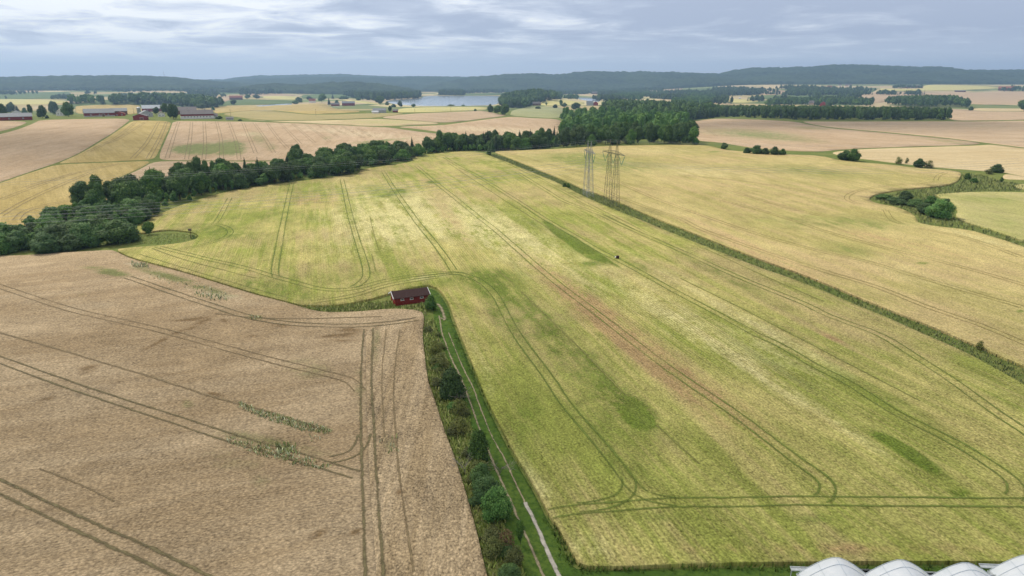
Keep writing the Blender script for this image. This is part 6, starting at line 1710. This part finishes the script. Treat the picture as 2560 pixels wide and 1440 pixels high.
tufts('track_edge_grass', [([(1130,802),(1150,852),(1195,952),(1245,1072),(1305,1182),(1368,1300),(1415,1390),(1440,1430),(1425,1430),(1395,1360),(1345,1265),(1290,1160),(1235,1060),(1180,940),(1135,845)], 0.7, 0.35, 4), ([(1376,1305),(1400,1335),(1450,1422),(1560,1422),(2560,1416),(2560,1424),(1450,1432),(1420,1400),(1380,1330)], 0.6, 0.5, 5), ([(478,588),(490,590),(494,596),(480,600)], 0.8, 0.5, 4)], M['green_blade'], 7, 'short bright green grass edging the farm track and field corners', 'grass')
tufts('weed_patch', [([(590,1008),(640,1030),(720,1052),(832,1082),(830,1094),(760,1085),(680,1062),(600,1026)], 0.45, 0.5, 6), ([(560,1098),(640,1118),(730,1145),(825,1172),(822,1186),(740,1172),(640,1142),(570,1112)], 0.6, 0.5, 6), ([(690,1118),(740,1125),(740,1150),(700,1146)], 0.6, 0.8, 5),
    ([(325,660),(365,664),(375,674),(335,672)], 0.9, 0.8, 4), ([(480,735),(560,745),(580,758),(500,752)], 1.1, 0.75, 4), ([(770,1100),(800,1100),(800,1112),(770,1110)], 0.9, 0.6, 3), ([(960,1105),(990,1105),(988,1150),(962,1150)], 1.3, 0.7, 3), ([(620,795),(660,798),(655,808),(625,806)], 0.9, 0.7, 3), ([(380,690),(560,735),(560,748),(380,702)], 1.7, 0.7, 3)], M['flower'], 8, 'pale flowering weeds standing in bands through the brown wheat', 'weeds')
# lift weeds to the crop's top
bpy.data.objects['weed_patch'].location.z = 0.35
mb = MB(); r_ = random.Random(4)
def twigs(u, v, n, h, label):
    p = G(u, v); mb = MB()
    for k in range(n):
        a = r_.uniform(0, 6.28); q = Vector((math.cos(a) * 0.3, math.sin(a) * 0.3, h * 0.4)); mb.bar((0, 0, 0), q, 0.035, 5, 0.025)
        for j in range(3):
            q2 = q + Vector((math.cos(a + r_.uniform(-0.6, 0.6)) * h * 0.6, math.sin(a + r_.uniform(-0.6, 0.6)) * h * 0.6, r_.uniform(0.1, 0.5) * h)); mb.bar(q, q2, 0.022, 4, 0.01)
            for i in range(2):
                q3 = q2 + Vector((r_.uniform(-0.5, 0.5), r_.uniform(-0.5, 0.5), r_.uniform(0, 0.5))) * h * 0.4; mb.bar(q2, q3, 0.02, 3, 0.008)
    o = mb.build('dead_shrub', M['twig']); o.location = p; tag(o, label, 'dead shrub')
twigs(1163, 1185, 5, 2.4, 'bare dead branches reaching over the wheat edge beside the hedge')
twigs(1250, 1185, 5, 2.6, 'bare dead branches reaching over the grassy farm track')
twigs(1149, 1005, 4, 2.6, 'small bare sapling in front of the dark round tree by the track')

# ------------------------------------------------------------------ haze
hb = MB(); hb.box((0, 5700, 170), (24000, 13400, 400))
hz = hb.build('haze', None); tag(hz, 'pale blue summer haze over the whole valley', 'haze', kind='stuff')
m = bpy.data.materials.new('haze_air'); m.use_nodes = True; t = m.node_tree; t.nodes.clear()
pv = N(t, 'ShaderNodeVolumePrincipled'); pv.inputs['Color'].default_value = (0.45, 0.68, 1.0, 1); pv.inputs['Density'].default_value = 0.00011; pv.inputs['Anisotropy'].default_value = 0.3
o_ = N(t, 'ShaderNodeOutputMaterial'); t.links.new(pv.outputs[0], o_.inputs['Volume'])
hz.data.materials.append(m)

# ------------------------------------------------------------------ clouds added out of view to shade the foreground, belt and wood
mc = bpy.data.materials.new('shade_cloud_vapour'); mc.use_nodes = True; t = mc.node_tree; t.nodes.clear()
df = N(t, 'ShaderNodeBsdfDiffuse'); df.inputs[0].default_value = (0.9, 0.9, 0.9, 1)
tr = N(t, 'ShaderNodeBsdfTransparent'); mx = N(t, 'ShaderNodeMixShader'); mx.inputs[0].default_value = 0.30
oo = N(t, 'ShaderNodeOutputMaterial'); t.links.new(tr.outputs[0], mx.inputs[1]); t.links.new(df.outputs[0], mx.inputs[2]); t.links.new(mx.outputs[0], oo.inputs[0])
def shade_cloud(gx, gy, rx, ry, seed, label):
    """an added, out-of-view flat-based puff whose shade falls on ground point (gx, gy)"""
    r = np.random.RandomState(seed); h = 1000.0
    off = sd * (h / sd.z); cx_, cy_ = gx + off.x, gy + off.y
    bm = bmesh.new(); n = 9
    for k in range(n):
        a = r.uniform(0, 6.28); q = r.uniform(0, 0.62)
        s = 0.42 if k else 0.75
        m_ = Matrix.Translation((math.cos(a) * q * rx if k else 0, math.sin(a) * q * ry if k else 0, 0)) @ Matrix.Diagonal((rx * s, ry * s, 60, 1))
        bmesh.ops.create_icosphere(bm, subdivisions=3, radius=1.0, matrix=m_)
    for v in bm.verts:
        v.co += Vector(r.uniform(-9, 9, 3)); v.co.z = max(v.co.z, -18)
    me = bpy.data.meshes.new('shade_cloud'); bm.to_mesh(me); bm.free(); me.materials.append(mc)
    o = link(bpy.data.objects.new('shade_cloud', me)); o.location = (cx_, cy_, h); tag(o, label, 'shade_cloud', kind='stuff')
shade_cloud(-60, 60, 200, 75, 1, 'unseen vapour puff added overhead to shade the near wheat and track')
shade_cloud(150, 75, 160, 50, 2, 'unseen vapour puff added overhead to shade the near barley corner')
shade_cloud(-330, 470, 190, 120, 3, 'unseen vapour puff added to shade the tree belt')
shade_cloud(420, 900, 380, 150, 5, 'unseen vapour puff added to shade the big wood')
